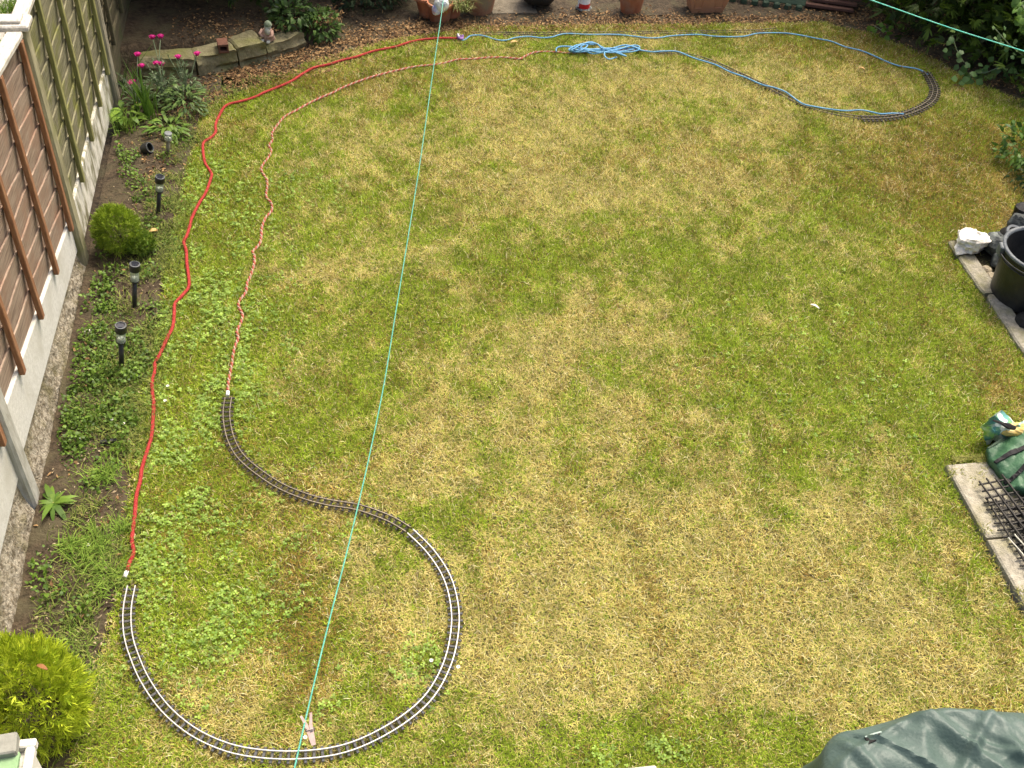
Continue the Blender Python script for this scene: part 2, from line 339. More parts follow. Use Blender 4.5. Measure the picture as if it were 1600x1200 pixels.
def blades(n, x, y, z, L, W, tilt, az, base, bend=.5):
    """returns V (n*5,3), T (n*3,3)"""
    dx, dy = np.cos(az), np.sin(az); px, py = -dy, dx
    h1 = L*.5
    out1 = np.sin(tilt)*h1; up1 = np.cos(tilt)*h1
    t2 = np.clip(tilt+bend, 0, 1.75); out2 = out1+np.sin(t2)*h1; up2 = up1+np.cos(t2)*h1
    V = np.zeros((n, 5, 3))
    V[:, 0] = np.stack([x-px*W/2, y-py*W/2, z], 1); V[:, 1] = np.stack([x+px*W/2, y+py*W/2, z], 1)
    V[:, 2] = np.stack([x+dx*out1-px*W*.42, y+dy*out1-py*W*.42, z+up1], 1); V[:, 3] = np.stack([x+dx*out1+px*W*.42, y+dy*out1+py*W*.42, z+up1], 1)
    V[:, 4] = np.stack([x+dx*out2, y+dy*out2, np.maximum(z+up2, z+.002)], 1)
    k = np.arange(n)[:, None]*5
    T = np.concatenate([k+np.array([[0, 1, 3]]), k+np.array([[0, 3, 2]]), k+np.array([[2, 3, 4]])], 0)
    return V.reshape(-1, 3), T
STRAW = np.array([.53, .46, .17]); STRAW2 = np.array([.375, .31, .078]); GRN = np.array([.135, .215, .010]); GRN2 = np.array([.30, .385, .036]); OLV = np.array([.17, .14, .020]); BRN = np.array([.30, .185, .05]); PALE_ = np.array([.64, .58, .32])
RED = [(716, 60), (695, 59.5), (680, 60), (660, 62), (640, 66), (618, 73), (598, 77), (580, 81), (556, 89), (535, 94), (512, 101), (490, 106), (472, 116), (455, 127), (432, 137), (412, 145), (400, 151), (378, 158), (360, 162), (350, 168), (343, 180), (337, 194), (337, 206), (331, 214), (320, 221), (317, 227), (318, 243), (321, 256), (330, 270), (330, 277), (322, 300), (311, 318), (300, 340), (297, 352), (292, 368), (287, 378), (291, 392), (292, 412), (295, 434), (295, 448), (288, 458), (279, 468), (273, 475), (272, 492), (270, 510), (263, 525), (256, 540), (249, 555), (242, 568), (242, 580), (238, 595), (238, 612), (240, 630), (239, 655), (237, 680), (232, 698), (225, 720), (221, 735), (219, 752), (213, 775), (211, 800), (208, 825), (206, 845), (209, 863), (203, 878), (198, 893)]
PINK = [(356, 612), (357, 596), (362, 570), (366, 545), (372, 528), (370, 518), (376, 505), (379, 492), (373, 480), (374, 470), (384, 457), (386, 442), (391, 432), (397, 412), (397, 398), (394, 394), (405, 382), (408, 370), (409, 356), (415, 340), (424, 330), (424, 318), (416, 308), (417, 295), (417, 282), (409, 268), (409, 260), (420, 245), (424, 235), (420, 228), (426, 218), (425, 208), (436, 192), (445, 182), (462, 173), (480, 163), (500, 153), (520, 145), (533, 138), (550, 131), (575, 122), (600, 115), (625, 109), (650, 104), (680, 101), (700, 97), (715, 93), (740, 92), (765, 90), (790, 90), (812, 92), (820, 88), (835, 82), (860, 81), (890, 83), (920, 81), (950, 78), (985, 79), (1010, 79)]
LOOP = [(205.7, 916), (200, 945), (198.7, 970), (201, 995), (208.7, 1022), (226, 1062), (257.5, 1107), (300, 1143), (350, 1167), (400, 1178), (462, 1181), (525, 1174), (577, 1156), (632, 1124), (673, 1086), (700, 1035), (711, 982), (709, 940), (697, 900), (672, 862), (641, 831)]
SBEND = [(638, 828.5), (607.5, 811), (560, 794), (512, 786), (475, 776), (437, 760), (402, 737), (377, 715), (363, 692), (356, 668), (354, 645), (357, 622)]
FAR = [(1446, 112), (1455, 125), (1461, 142), (1455, 157), (1438, 169), (1412, 179), (1380, 184), (1345, 184.5), (1310, 179), (1280, 172), (1252, 163), (1225, 149), (1195, 134), (1160, 118), (1128, 103), (1095, 91), (1060, 84), (1020, 81)]
_tp = np.array([[p.x, p.y] for L_ in (LOOP, SBEND, FAR[:8]) for p in resample(catmull([gp(*p, .03) for p in L_], .03), .04)])
def track_near(x, y):
    d = np.full(len(x), 9.0)
    for q in _tp: np.minimum(d, (x-q[0])**2+(y-q[1])**2, out=d)
    return np.sqrt(d)
def grow_lawn(n):
    x = RNG.uniform(-1.6, 6.3, n*2); y = RNG.uniform(1.7, 9.12, n*2)
    jit = .05*(RNG.random(n*2)-.5)+.06*(fbm(x*6, y*6, 2)-.5)
    ok = (x > lawn_left(y)+jit-.02) & (x < lawn_right(y)+jit*1.9+.005)
    v = np.array([x-CAM[0], y-CAM[1], np.full(n*2, -H)]).T; dep = v@FW; sx = 800+F*(v@RT)/dep; sy = 600-F*(v@UP)/dep
    ok &= (sx > -80) & (sx < 1700) & (sy > -40) & (sy < 1290)
    x, y = x[ok], y[ok]; n = len(x)
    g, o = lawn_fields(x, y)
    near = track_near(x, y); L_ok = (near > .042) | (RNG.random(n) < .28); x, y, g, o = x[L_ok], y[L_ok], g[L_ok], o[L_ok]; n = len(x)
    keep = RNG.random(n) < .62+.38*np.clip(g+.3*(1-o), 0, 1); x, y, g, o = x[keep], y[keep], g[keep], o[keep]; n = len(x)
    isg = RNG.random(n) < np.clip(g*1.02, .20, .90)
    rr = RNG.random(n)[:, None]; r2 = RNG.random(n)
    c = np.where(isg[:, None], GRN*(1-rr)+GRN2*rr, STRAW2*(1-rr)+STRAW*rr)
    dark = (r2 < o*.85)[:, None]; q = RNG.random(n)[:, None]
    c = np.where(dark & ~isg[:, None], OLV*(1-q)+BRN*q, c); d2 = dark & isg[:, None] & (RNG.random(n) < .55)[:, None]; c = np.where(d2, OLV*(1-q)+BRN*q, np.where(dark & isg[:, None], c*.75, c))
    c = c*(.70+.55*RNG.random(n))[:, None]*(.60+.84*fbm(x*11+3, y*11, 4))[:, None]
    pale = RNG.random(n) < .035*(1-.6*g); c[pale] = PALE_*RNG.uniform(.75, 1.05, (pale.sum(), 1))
    L = np.where(isg, RNG.uniform(.015, .036, n), RNG.uniform(.016, .043, n)); L *= .85+.5*fbm(x*7+1, y*7, 2)
    tilt = np.where(isg, RNG.uniform(.25, 1.15, n), RNG.uniform(.65, 1.45, n)); az = RNG.uniform(0, 2*PI, n)+.0
    L[pale] *= 1.35; tilt[pale] = RNG.uniform(.5, 1.4, pale.sum())
    W = np.where(isg, RNG.uniform(.0024, .0042, n), RNG.uniform(.0020, .0034, n))
    z = .004+.012*fbm(x*1.1, y*1.1, 3)+RNG.uniform(0, .008, n)
    k = RNG.random(n) < .45                                # bent blades; the rest are short straight slivers
    V, T = blades(k.sum(), x[k], y[k], z[k], L[k], W[k], tilt[k], az[k], 0, .45); C5 = np.repeat(c[k][:, None, :], 5, 1)
    q = ~k; m_ = q.sum(); dx, dy, L2, W2, t2 = np.cos(az[q]), np.sin(az[q]), L[q]*.85, W[q], tilt[q]; V3 = np.zeros((m_, 3, 3)); xq, yq, zq = x[q], y[q], z[q]
    V3[:, 0] = np.stack([xq+dy*W2/2, yq-dx*W2/2, zq], 1); V3[:, 1] = np.stack([xq-dy*W2/2, yq+dx*W2/2, zq], 1); V3[:, 2] = np.stack([xq+dx*L2*np.sin(t2), yq+dy*L2*np.sin(t2), zq+L2*np.cos(t2)], 1)
    T3 = np.arange(m_*3).reshape(-1, 3); print('lawn triangles', len(T)+m_)
    return np.concatenate([V, V3.reshape(-1, 3)]), np.concatenate([T, T3+len(V)]), np.concatenate([C5.reshape(-1, 3), np.repeat(c[q], 3, 0)])
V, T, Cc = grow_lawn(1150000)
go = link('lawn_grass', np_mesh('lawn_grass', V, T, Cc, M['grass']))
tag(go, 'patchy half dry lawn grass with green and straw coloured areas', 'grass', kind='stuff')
# clover leaves in the greener parts
def trefoils(x, y, z, s, c):
    n = len(x); V = np.zeros((n, 3, 4, 3)); a0 = RNG.uniform(0, 2*PI, n); tl = RNG.uniform(-.4, .4, (n, 3))
    for k in range(3):
        a_ = a0+k*2*PI/3; dx, dy = np.cos(a_), np.sin(a_); px, py = -dy, dx
        V[:, k, 0] = np.stack([x, y, z], 1)
        V[:, k, 1] = np.stack([x+dx*s*.65+px*s*.5, y+dy*s*.65+py*s*.5, z+s*tl[:, k]+s*.15], 1)
        V[:, k, 2] = np.stack([x+dx*s*1.15, y+dy*s*1.15, z+s*tl[:, k]], 1)
        V[:, k, 3] = np.stack([x+dx*s*.65-px*s*.5, y+dy*s*.65-py*s*.5, z+s*tl[:, k]-s*.1], 1)
    k = (np.arange(n*3)*4)[:, None]; T = np.concatenate([k+np.array([[0, 1, 2]]), k+np.array([[0, 2, 3]])], 0)
    return V.reshape(-1, 3), T, np.repeat(c, 12, 0)
CLOV = [(330, 330, .25, .55, 1), (310, 500, .25, .8, 1), (300, 640, .28, .7, 1.1), (270, 800, .2, .5, 1), (270, 950, .25, .35, 1.2), (400, 960, .25, .2, .6), (350, 1010, .2, .1, .5), (650, 1045, .12, .12, .9), (430, 480, .2, .6, .3), (470, 850, .2, .2, .3), (380, 580, .2, .3, .5), (510, 1090, .1, .2, .4), (470, 300, .3, .2, .3), (1300, 600, .6, .6, .12), (1010, 1180, .25, .08, .6), (420, 740, .2, .2, .3)]
n = 150000; x = RNG.uniform(-1.3, 4.5, n); y = RNG.uniform(2, 8, n)
_rp = np.array([[p.x, p.y] for L_ in (RED, PINK) for p in resample(catmull([gp(*p, .03) for p in L_], .03), .03)])
def rope_near(x, y):
    d = np.full(len(x), 9.0)
    for q in _rp: np.minimum(d, (x-q[0])**2+(y-q[1])**2, out=d)
    return np.sqrt(d)
d = (track_near(x, y) > .04)*np.clip(gauss(x, y, CLOV), 0, 1)*np.clip((fbm(x*6+9, y*6, 3)-.34)*3.5, 0, 1); ok = (RNG.random(n) < d) & (x > lawn_left(y)-.03) & (x < lawn_right(y)-.05)
x, y = x[ok], y[ok]; ok = rope_near(x, y) > .024; x, y = x[ok], y[ok]; n = len(x); q = RNG.random(n)[:, None]
c = np.array([.15, .27, .03])*(1-q)+np.array([.34, .48, .08])*q
V, T, Cc = trefoils(x, y, RNG.uniform(.014, .040, n), RNG.uniform(.006, .016, n), c*RNG.uniform(.6, 1.15, (n, 1)))
tag(link('clover', np_mesh('clover', V, T, Cc, M['leaf'])), 'bright green clover growing in the left side of the lawn', 'clover', kind='stuff')

# ------------------------------------------------------------------ leaf tools
def leaf_batch(P, D, N, L, W, c, fold=.15, droop=.2):
    """diamond leaves: P base points, D direction, N up-normal"""
    n = len(P); D = D/np.linalg.norm(D, axis=1)[:, None]; S = np.cross(D, N); S /= np.maximum(1e-6, np.linalg.norm(S, axis=1))[:, None]; U = np.cross(S, D)
    L = L[:, None]; W = W[:, None]; V = np.zeros((n, 6, 3))
    V[:, 0] = P; V[:, 1] = P+D*L*.38+S*W*.5+U*W*fold; V[:, 2] = P+D*L*.75+S*W*.36+U*(W*fold-L*droop*.45)
    V[:, 3] = P+D*L-U*L*droop; V[:, 4] = P+D*L*.75-S*W*.36+U*(W*fold-L*droop*.45); V[:, 5] = P+D*L*.38-S*W*.5+U*W*fold
    k = (np.arange(n)*6)[:, None]
    T = np.concatenate([k+np.array([[0, 1, 5]]), k+np.array([[1, 2, 5]]), k+np.array([[2, 4, 5]]), k+np.array([[2, 3, 4]])], 0)
    return V.reshape(-1, 3), T, np.repeat(c, 6, 0)
def cat(parts):
    Vs, Ts, Cs, o = [], [], [], 0
    for V, T, C in parts: Vs.append(V); Ts.append(T+o); Cs.append(C); o += len(V)
    return np.concatenate(Vs), np.concatenate(Ts), np.concatenate(Cs)
def rdir(n, up=.0):
    v = RNG.normal(size=(n, 3)); v[:, 2] += up; return v/np.linalg.norm(v, axis=1)[:, None]
def tintmix(n, a_, b_, p=1.0):
    q = (RNG.random(n)**p)[:, None]; return (np.array(a_)*(1-q)+np.array(b_)*q)*(.8+.4*RNG.random(n))[:, None]
def crown_points(n, c, r, zmin=None, seed=0, shell=.55):
    d = rdir(n); rad = shell+(1-shell)*RNG.random(n)**.6
    lump = .72+.5*fbm(d[:, 0]*2.2+seed+d[:, 2]*1.7, d[:, 1]*2.2+d[:, 2]*1.3+seed*3, 3)
    P = np.array(c)+d*np.array(r)*(rad*lump)[:, None]
    if zmin is not None:
        ok = P[:, 2] > zmin; P, d = P[ok], d[ok]
    return P, d
def sprays(P, d, L, n_each, c1, c2, wid=.35, spread=.9, up=.3):
    """conifer sprays: each a small fan of narrow leaflets"""
    parts = []; m = len(P); base = d+np.array([0, 0, up])+.55*RNG.normal(size=(m, 3)); base /= np.linalg.norm(base, axis=1)[:, None]
    side = np.cross(base, rdir(m)); side /= np.linalg.norm(side, axis=1)[:, None]; nr = np.cross(base, side); col = tintmix(m, c1, c2)
    for k in range(n_each):
        t = (k/(n_each-1)-.5)*2 if n_each > 1 else 0
        D = base+side*t*spread+.15*RNG.normal(size=(m, 3)); Lk = L*RNG.uniform(.6, 1.1, m)*(1-.35*abs(t))
        parts.append(leaf_batch(P+base*L*.15*(1-abs(t)), D, nr, Lk, Lk*wid, col*(.85+.3*RNG.random(m))[:, None], .1, .1))
    return cat(parts)
def leafy(P, d, L, asp, c1, c2, up=.5, droop=.25):
    m = len(P); D = d+np.array([0, 0, -.1])+.6*RNG.normal(size=(m, 3)); N = d*.6+np.array([0, 0, up])+.4*RNG.normal(size=(m, 3))
    Ls = L*RNG.uniform(.65, 1.25, m); return leaf_batch(P, D, N, Ls, Ls*asp, tintmix(m, c1, c2), .12, droop)
def trunk(parent, base, top, r, limbs=6, spread=.5, name='trunk'):
    mb = MB(); b = Vector(base); t = Vector(top)
    mb.tube([b, b.lerp(t, .35)+Vector((.02, .01, 0)), b.lerp(t, .7), t], [r, r*.8, r*.55, r*.2], 8)
    for k in range(limbs):
        s = b.lerp(t, random.uniform(.15, .85)); a_ = random.uniform(0, 2*PI); l_ = spread*random.uniform(.5, 1)
        mb.tube([s, s+Vector((math.cos(a_)*l_*.5, math.sin(a_)*l_*.5, l_*.25)), s+Vector((math.cos(a_)*l_, math.sin(a_)*l_, l_*.6))], [r*.4, r*.25, r*.08], 5)
    return mb.build(name, M['bark'], parent)
def veg(name, base, label, categ, data, group=None, tr=None, part='crown'):
    r_ = empty(name, base, label, categ, group); V, T, Cc = data; V = V-np.array(base)
    link(part, np_mesh(part, V, T, Cc, M['leaf']), r_)
    if tr: trunk(r_, (0, 0, 0), tr[0], tr[1], tr[2], tr[3])
    return r_

# ------------------------------------------------------------------ left fence
FENCE = empty('garden_fence', (FX, 6, 0), 'lapped board fence with concrete posts along the left side', 'fence')
PX = FX-.045                                           # panels and gravel boards sit back between the posts
def fpart(name, me, loc=(0, 0, 0), label=None):
    o = link(name, me, FENCE); o.location = Vector(loc)-FENCE.location
    if label: o['label'] = label
    return o
def fence_panel(label, y0, y1, z0, z1, hgt, bm, btm, bats, caps=None, nb=9):
    """panel between y0 and y1; its bottom runs from z0 at y0 to z1 at y1"""
    Ly = y1-y0; sl_ = (z1-z0)/Ly; ang = math.atan(sl_); Lb = Ly/math.cos(ang); bh = hgt/nb
    mb = MB()
    mb.box((-.034, 0, hgt/2), (.03, .05, hgt-.02), bev=.004)
    r_ = fpart('fence_panel', mb.mesh('fence_panel', btm), (PX, (y0+y1)/2, (z0+z1)/2), label)
    meshes = []
    for vk in range(nb):                                   # wavy lower edge, tilted so each laps the one below
        mb = MB(); N = 14; vs = []; fs = []; ph = random.uniform(0, 9)
        for i in range(N+1):
            y = -Lb/2+Lb*i/N; wv = .011*math.sin(ph+y*4.1)+.008*math.sin(ph*2+y*9.7)
            for (x, z) in ((-.014, -bh*.56), (-.003, -bh*.56), (.013, bh*.60+wv*.8), (.003, bh*.60+wv*.8)): vs.append((x, y, z))
        for i in range(N):
            for k in range(4): fs.append((i*4+k, i*4+(k+1) % 4, i*4+4+(k+1) % 4, i*4+4+k))
        fs += [(3, 2, 1, 0), (N*4, N*4+1, N*4+2, N*4+3)]
        mb.add(vs, fs); meshes.append(mb.mesh('board', bm))
    for k in range(nb):
        o = link('board', meshes[k], r_); o.location = (random.uniform(-.001, .002), 0, bh*(k+.62)); o.rotation_euler = (ang+random.uniform(-.003, .003), 0, 0)
    for (yb) in bats:
        mb = MB(); zb = sl_*(yb-(y0+y1)/2)
        mb.box((.033, 0, hgt/2-.005), (.028, .042, hgt+.03), bev=.004)
        o = mb.build('batten', btm, r_); o.location = (0, yb-(y0+y1)/2, zb)
    if caps:
        mb = MB(); mb.box((0, 0, 0), (.085, Lb-.01, .034), bev=.006)
        o = mb.build('cap_rail', caps, r_); o.location = (.005, 0, hgt+.03); o.rotation_euler = (ang, 0, 0)
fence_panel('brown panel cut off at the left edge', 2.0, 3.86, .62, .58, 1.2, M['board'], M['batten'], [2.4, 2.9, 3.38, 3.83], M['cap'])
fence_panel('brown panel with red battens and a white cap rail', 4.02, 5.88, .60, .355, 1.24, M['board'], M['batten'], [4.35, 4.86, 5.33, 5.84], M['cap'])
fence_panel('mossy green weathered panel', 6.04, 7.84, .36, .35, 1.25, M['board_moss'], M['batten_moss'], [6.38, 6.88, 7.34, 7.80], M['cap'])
fence_panel('dark shaded panel in the far corner', 8.02, 9.9, .36, .34, 1.25, M['board_shaded'], M['board_shaded'], [8.25, 8.8, 9.35, 9.85], None)
def post(label, y, top, m, capm=None, x=FX+.005, wid=.105):
    mb = MB(); mb.box((0, 0, top/2-.1), (wid, wid+.01, top+.2), bev=.014); o = fpart('fence_post', mb.mesh('fence_post', m), (x-wid/2, y, 0), label)
    if capm:
        mb = MB(); mb.box((-.02, 0, top+.018), (.20, .15, .036), bev=.008); mb.box((-.02, 0, top+.044), (.12, .09, .02), bev=.006); mb.build('cap', capm, o)
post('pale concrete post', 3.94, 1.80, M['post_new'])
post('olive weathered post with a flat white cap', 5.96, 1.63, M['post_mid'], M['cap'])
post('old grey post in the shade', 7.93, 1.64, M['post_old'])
def gravel_board(label, y0, y1, top0, top1, bot0, bot1, m):
    mb = MB(); N = 12; vs = []; fs = []; gx = PX+.016
    for i in range(N+1):
        t = i/N; y = y0+(y1-y0)*t; a_, b_ = top0+(top1-top0)*t, bot0+(bot1-bot0)*t
        for (x, z) in ((gx-.05, b_), (gx-.006, b_), (gx, b_+.008), (gx, a_-.008), (gx-.006, a_), (gx-.05, a_)): vs.append(Vector((x, y, z))-FENCE.location)
    for i in range(N):
        for k in range(6): fs.append((i*6+k, i*6+(k+1) % 6, i*6+6+(k+1) % 6, i*6+6+k))
    fs += [tuple(range(6))[::-1], tuple(N*6+k for k in range(6))]
    mb.add(vs, fs); o = mb.build('gravel_board', m, FENCE); o['label'] = label
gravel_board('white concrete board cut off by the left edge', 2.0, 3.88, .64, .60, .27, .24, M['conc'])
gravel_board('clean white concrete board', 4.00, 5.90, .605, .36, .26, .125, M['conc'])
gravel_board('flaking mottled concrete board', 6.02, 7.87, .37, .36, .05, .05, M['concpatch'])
gravel_board('dark concrete board in the shade', 8.0, 9.9, .37, .36, .05, .05, M['board_shaded'])  # concrete given the shaded colour of the corner
def footing(label, y0, y1, t0, t1, out):
    N = int((y1-y0)/.03); R_ = 5; vs = []; fs = []
    for i in range(N+1):
        t = i/N; y = y0+(y1-y0)*t; tz = t0+(t1-t0)*t
        for k in range(R_+1):
            q = k/R_; jx = .012*(float(fbm(np.array(y*14+k*3.), np.array(k*1.7), 3))-.5)*2
            vs.append((PX-.005+out*q**1.3*(.8+.5*float(vnoise(np.array(y*3.), np.array(2.))))+jx*(k > 0), y, tz*(1-q)-.03*q))
    for i in range(N):
        for k in range(R_): a_ = i*(R_+1)+k; fs.append((a_, a_+1, a_+R_+2, a_+R_+1))
    mb = MB(); mb.add(vs, fs); tag(mb.build('footing', M['bankm']), label, 'footing', 'rough footings under the fence')
footing('rough crumbly footing under the cut off white gravel board', 1.8, 3.87, .275, .245, .055)
footing('rough crumbly footing under the clean white gravel board', 4.0, 5.90, .265, .13, .055)

# ------------------------------------------------------------------ model railway track
def track(label, px, railm, slm, z=.040, gauge=.037, pitch=.0365, group=None, extra=0.0, zfun=None, wide=1.0):
    pts = resample(catmull([gp(*p, z) for p in px], .02), pitch/2)
    c0 = pts[len(pts)//2].copy(); c0.z = 0
    r_ = empty('model_track', c0, label, 'model track', group)
    pts = [p-c0 for p in pts]; n = len(pts)
    if zfun: pts = [Vector((p.x, p.y, p.z+zfun(i/n))) for i, p in enumerate(pts)]
    tan = [(pts[min(i+1, n-1)]-pts[max(i-1, 0)]).normalized() for i in range(n)]
    for s in (-1, 1):
        mb = MB(); vs = []; fs = []
        for p, t in zip(pts, tan):
            sd_ = Vector((t.y, -t.x, 0)); c = p+sd_*s*gauge/2
            for (o_, h_) in ((-.0030, .002), (.0030, .002), (.0021, .0095), (-.0021, .0095)): vs.append(c+sd_*o_+Vector((0, 0, h_)))
        for i in range(n-1):
            for k in range(4): fs.append((i*4+k, i*4+(k+1) % 4, i*4+4+(k+1) % 4, i*4+4+k))
        fs += [(3, 2, 1, 0), tuple((n-1)*4+k for k in range(4))]
        mb.add(vs, fs); mb.build('rail', railm, r_)
    mb = MB(); mb.box((0, 0, -.002), (.073*wide, .0125*wide, .007), bev=.0015)
    for s in (-1, 1): mb.box((s*gauge/2, 0, .0025), (.013, .010, .004))
    sm = mb.mesh('sleeper', slm)
    for i in range(1, n, 2):
        o = link('sleeper', sm, r_); p, t = pts[i], tan[i]
        o.location = p+Vector((0, 0, random.uniform(-.001, .0005))); o.rotation_euler = (0, 0, math.atan2(t.y, t.x)-PI/2+random.gauss(0, .035))
    return r_
track('large open loop of model railway track with shiny silver rails on near lawn', LOOP, M['rail_bright'], M['sleeper'])
track('S shaped bend of weathered model track leading up from the silver loop', SBEND, M['rail_dark'], M['sleeper_worn'])
track('black curved end of the far model track by the dark hedge', FAR[:8], M['rail_dark'], M['sleeper_worn'], z=.038, wide=1.35)
track('dark model track half hidden in grass under the slanting blue rope', FAR[7:], M['rail_dark'], M['sleeper_worn'], z=.02)
track('straight model track half buried in grass along the back edge of the lawn', [(738, 53), (800, 53), (880, 53), (960, 52), (1040, 51), (1120, 50), (1180, 49), (1214, 46)], M['rail_dark'], M['sleeper_worn'], z=.018)

# ------------------------------------------------------------------ ropes
def px_path(px, z, step=.02): return catmull([gp(p[0], p[1], z if len(p) < 3 else p[2]) for p in px], step)
def wiggle(P, amp, freq):
    return [p+Vector((amp*math.sin(i*freq+1.3*math.sin(i*freq*.37)), amp*math.cos(i*freq*.83), 0)) for i, p in enumerate(P)]
r_ = empty('thick_rope', gp(260, 500), 'thick red rope snaking along the left edge of the lawn', 'rope')
P = [p-r_.location for p in px_path(RED, .030)]
MB().tube(P, .0108, 8).build('cord', M['red'], r_, smooth=True)
mb = MB(); e0, e1 = P[-1], P[-1]+(P[-1]-P[-3]).normalized()*.035; mb.tube([e0, e1], .0118, 8); mb.build('taped_end', M['white'], r_, smooth=True)
r_ = empty('twisted_rope', gp(420, 300), 'twisted red and cream rope running from the S bend to the blue tangle', 'rope')
P = resample([p-r_.location for p in px_path(PINK, .026)], .011)
for s in range(2):
    Q = []
    for i, p in enumerate(P):
        t = (P[min(i+1, len(P)-1)]-P[max(i-1, 0)]).normalized(); sd_ = Vector((t.y, -t.x, 0)).normalized(); a_ = i*.011*2*PI/.055+s*PI
        Q.append(p+sd_*math.cos(a_)*.0053+Vector((0, 0, math.sin(a_)*.0053)))
    MB().tube(Q, .0060, 5).build('red_strand' if s == 0 else 'cream_strand', M['pink'] if s == 0 else M['cream'], r_, smooth=True)
mb = MB(); mb.tube([P[0], P[0]+Vector((0, -.035, .003))], .011, 7); mb.build('taped_end', M['white'], r_)
BLUE_TOP = [(717, 58), (722, 63), (728, 61), (735, 56), (748, 55), (760, 57), (775, 62), (790, 63), (805, 59), (825, 57), (845, 59), (862, 58), (875, 54), (890, 52.5), (920, 54), (960, 54), (985, 56), (1010, 59), (1030, 59), (1050, 56), (1090, 54), (1120, 57), (1160, 57), (1185, 52), (1220, 51.5), (1245, 54), (1275, 60), (1300, 65), (1320, 73), (1345, 79), (1365, 87), (1385, 96), (1405, 103), (1430, 107), (1443, 112), (1450, 117)]
def rope_thing(name, px, z, rad, m, label, step=.02, wob=0):
    P = px_path(px, z, step); c0 = P[len(P)//2].copy(); c0.z = 0; r2 = empty(name, c0, label, 'rope')
    MB().tube([p-c0 for p in P], rad, 6).build('cord', m, r2, smooth=True); return r2
rope_thing('thin_rope', BLUE_TOP, .03, .006, M['blue'], 'thin blue rope running along the back edge of the lawn to the far loop')
BLUE_LOW = [(1003, 79), (1020, 81), (1035, 80), (1055, 80), (1068, 84), (1085, 91), (1105, 97), (1120, 102), (1140, 112), (1165, 121), (1190, 132), (1210, 137), (1228, 144), (1243, 155), (1256, 163), (1275, 167), (1300, 171), (1322, 173), (1345, 172), (1362, 175), (1376, 178), (1395, 177), (1412, 178)]
r2 = rope_thing('thin_rope', BLUE_LOW, .042, .0062, M['blue'], 'thin blue rope slanting from the tangle down to the far loop')
# tangled bundle
r_ = empty('rope_tangle', gp(935, 78), 'tangled heap of blue rope lying on the far lawn', 'rope')
TANGLE = [[(1003, 79), (990, 73), (975, 71), (950, 77), (930, 78), (905, 80), (893, 78), (897, 72), (912, 68), (925, 66), (938, 72), (950, 78), (965, 80), (985, 78), (1000, 74), (993, 71), (978, 74), (960, 79), (940, 80), (920, 78), (908, 74), (915, 70), (930, 70)],
          [(870, 80), (869, 75), (878, 72), (895, 73), (905, 76), (925, 80), (945, 82), (965, 82), (975, 86), (978, 88), (970, 85), (955, 80), (935, 76), (915, 79), (895, 80), (889, 77), (900, 71), (920, 67), (933, 69), (942, 76), (955, 76), (972, 75), (985, 72), (1000, 77), (985, 81), (962, 81)],
          [(945, 81), (944, 88), (950, 92), (960, 91), (964, 89)], [(900, 79), (910, 76), (930, 79), (950, 79), (970, 77), (990, 76), (1003, 79)], [(915, 80), (925, 84), (935, 83), (950, 81), (965, 76), (948, 75), (930, 77), (905, 77), (892, 80), (905, 81), (920, 80)], [(894, 76), (903, 79), (912, 77), (918, 71), (908, 69), (900, 74), (892, 79)]]
for k, L_ in enumerate(TANGLE):
    P = [gp(a_+random.uniform(-1, 1), b_+random.uniform(-.5, .5), .028+.012*(k % 3)+random.uniform(0, .03)) for a_, b_ in L_]
    P = [p-r_.location for p in catmull(P, .02)]; MB().tube(P, .0066, 6).build('coil', M['blue'], r_, smooth=True)
# knotted join of red and blue ropes
r_ = empty('knot', gp(718, 58), 'frayed knot joining the red rope to the blue rope', 'knot')
P = [(gp(719+4.5*math.cos(t*1.7), 58+3*math.sin(t*2.3), .035+.012*math.sin(t)))-r_.location for t in np.linspace(0, 8, 40)]
MB().tube(P, .008, 6).build('coil', mat('purple_cord', (.16, .08, .24), (.28, .15, .36), .7, 80), r_, smooth=True)
mb = MB(); mb.tube([gp(717, 57, .05)-r_.location, gp(715, 52, .07)-r_.location], [.009, .006], 6); mb.build('frayed_end', M['white'], r_)

# ------------------------------------------------------------------ washing lines
def plane_pt(px, py, A, B):
    d = FW*F+(px-800)*RT-(py-600)*UP; n_ = np.array([B.y-A.y, -(B.x-A.x), 0]); t = ((np.array(A)-CAM)@n_)/(d@n_); return Vector(CAM+d*t)
A, B = gp(458, 1210, 2.0), gp(696, -30, 1.95)
LN = [(458, 1210), (480, 1113), (512, 980), (545, 850), (575, 722), (600, 600), (618, 490), (638, 368), (655, 262), (669, 165), (680, 88), (690, 20), (696, -30)]
P = catmull([plane_pt(a_, b_, A, B) for a_, b_ in LN], .05); d0 = (P[0]-P[2]).normalized(); P = [P[0]+d0*1.6]+P; P.append(P[-1]+(P[-1]-P[-3]).normalized()*.8)
LINE = P
r_ = empty('washing_line', (P[0].x, P[0].y, 0), 'pale green washing line stretched over the lawn towards the back pots', 'washing line')
MB().tube([p-r_.location for p in P], .0024, 6).build('cord', M['teal'], r_, smooth=True)
r_ = empty('washing_line', gp(1480, 40, 2.4), 'bright green line crossing the dark hedge in the top right corner', 'washing line')
P = [gp(1330, -10, 2.3), gp(1361, 0, 2.3), gp(1480, 42, 2.28), gp(1600, 80, 2.3), gp(1700, 112, 2.33)]; P = [p-r_.location for p in catmull(P, .1)]
MB().tube(P, .0026, 6).build('cord', M['lime'], r_, smooth=True)
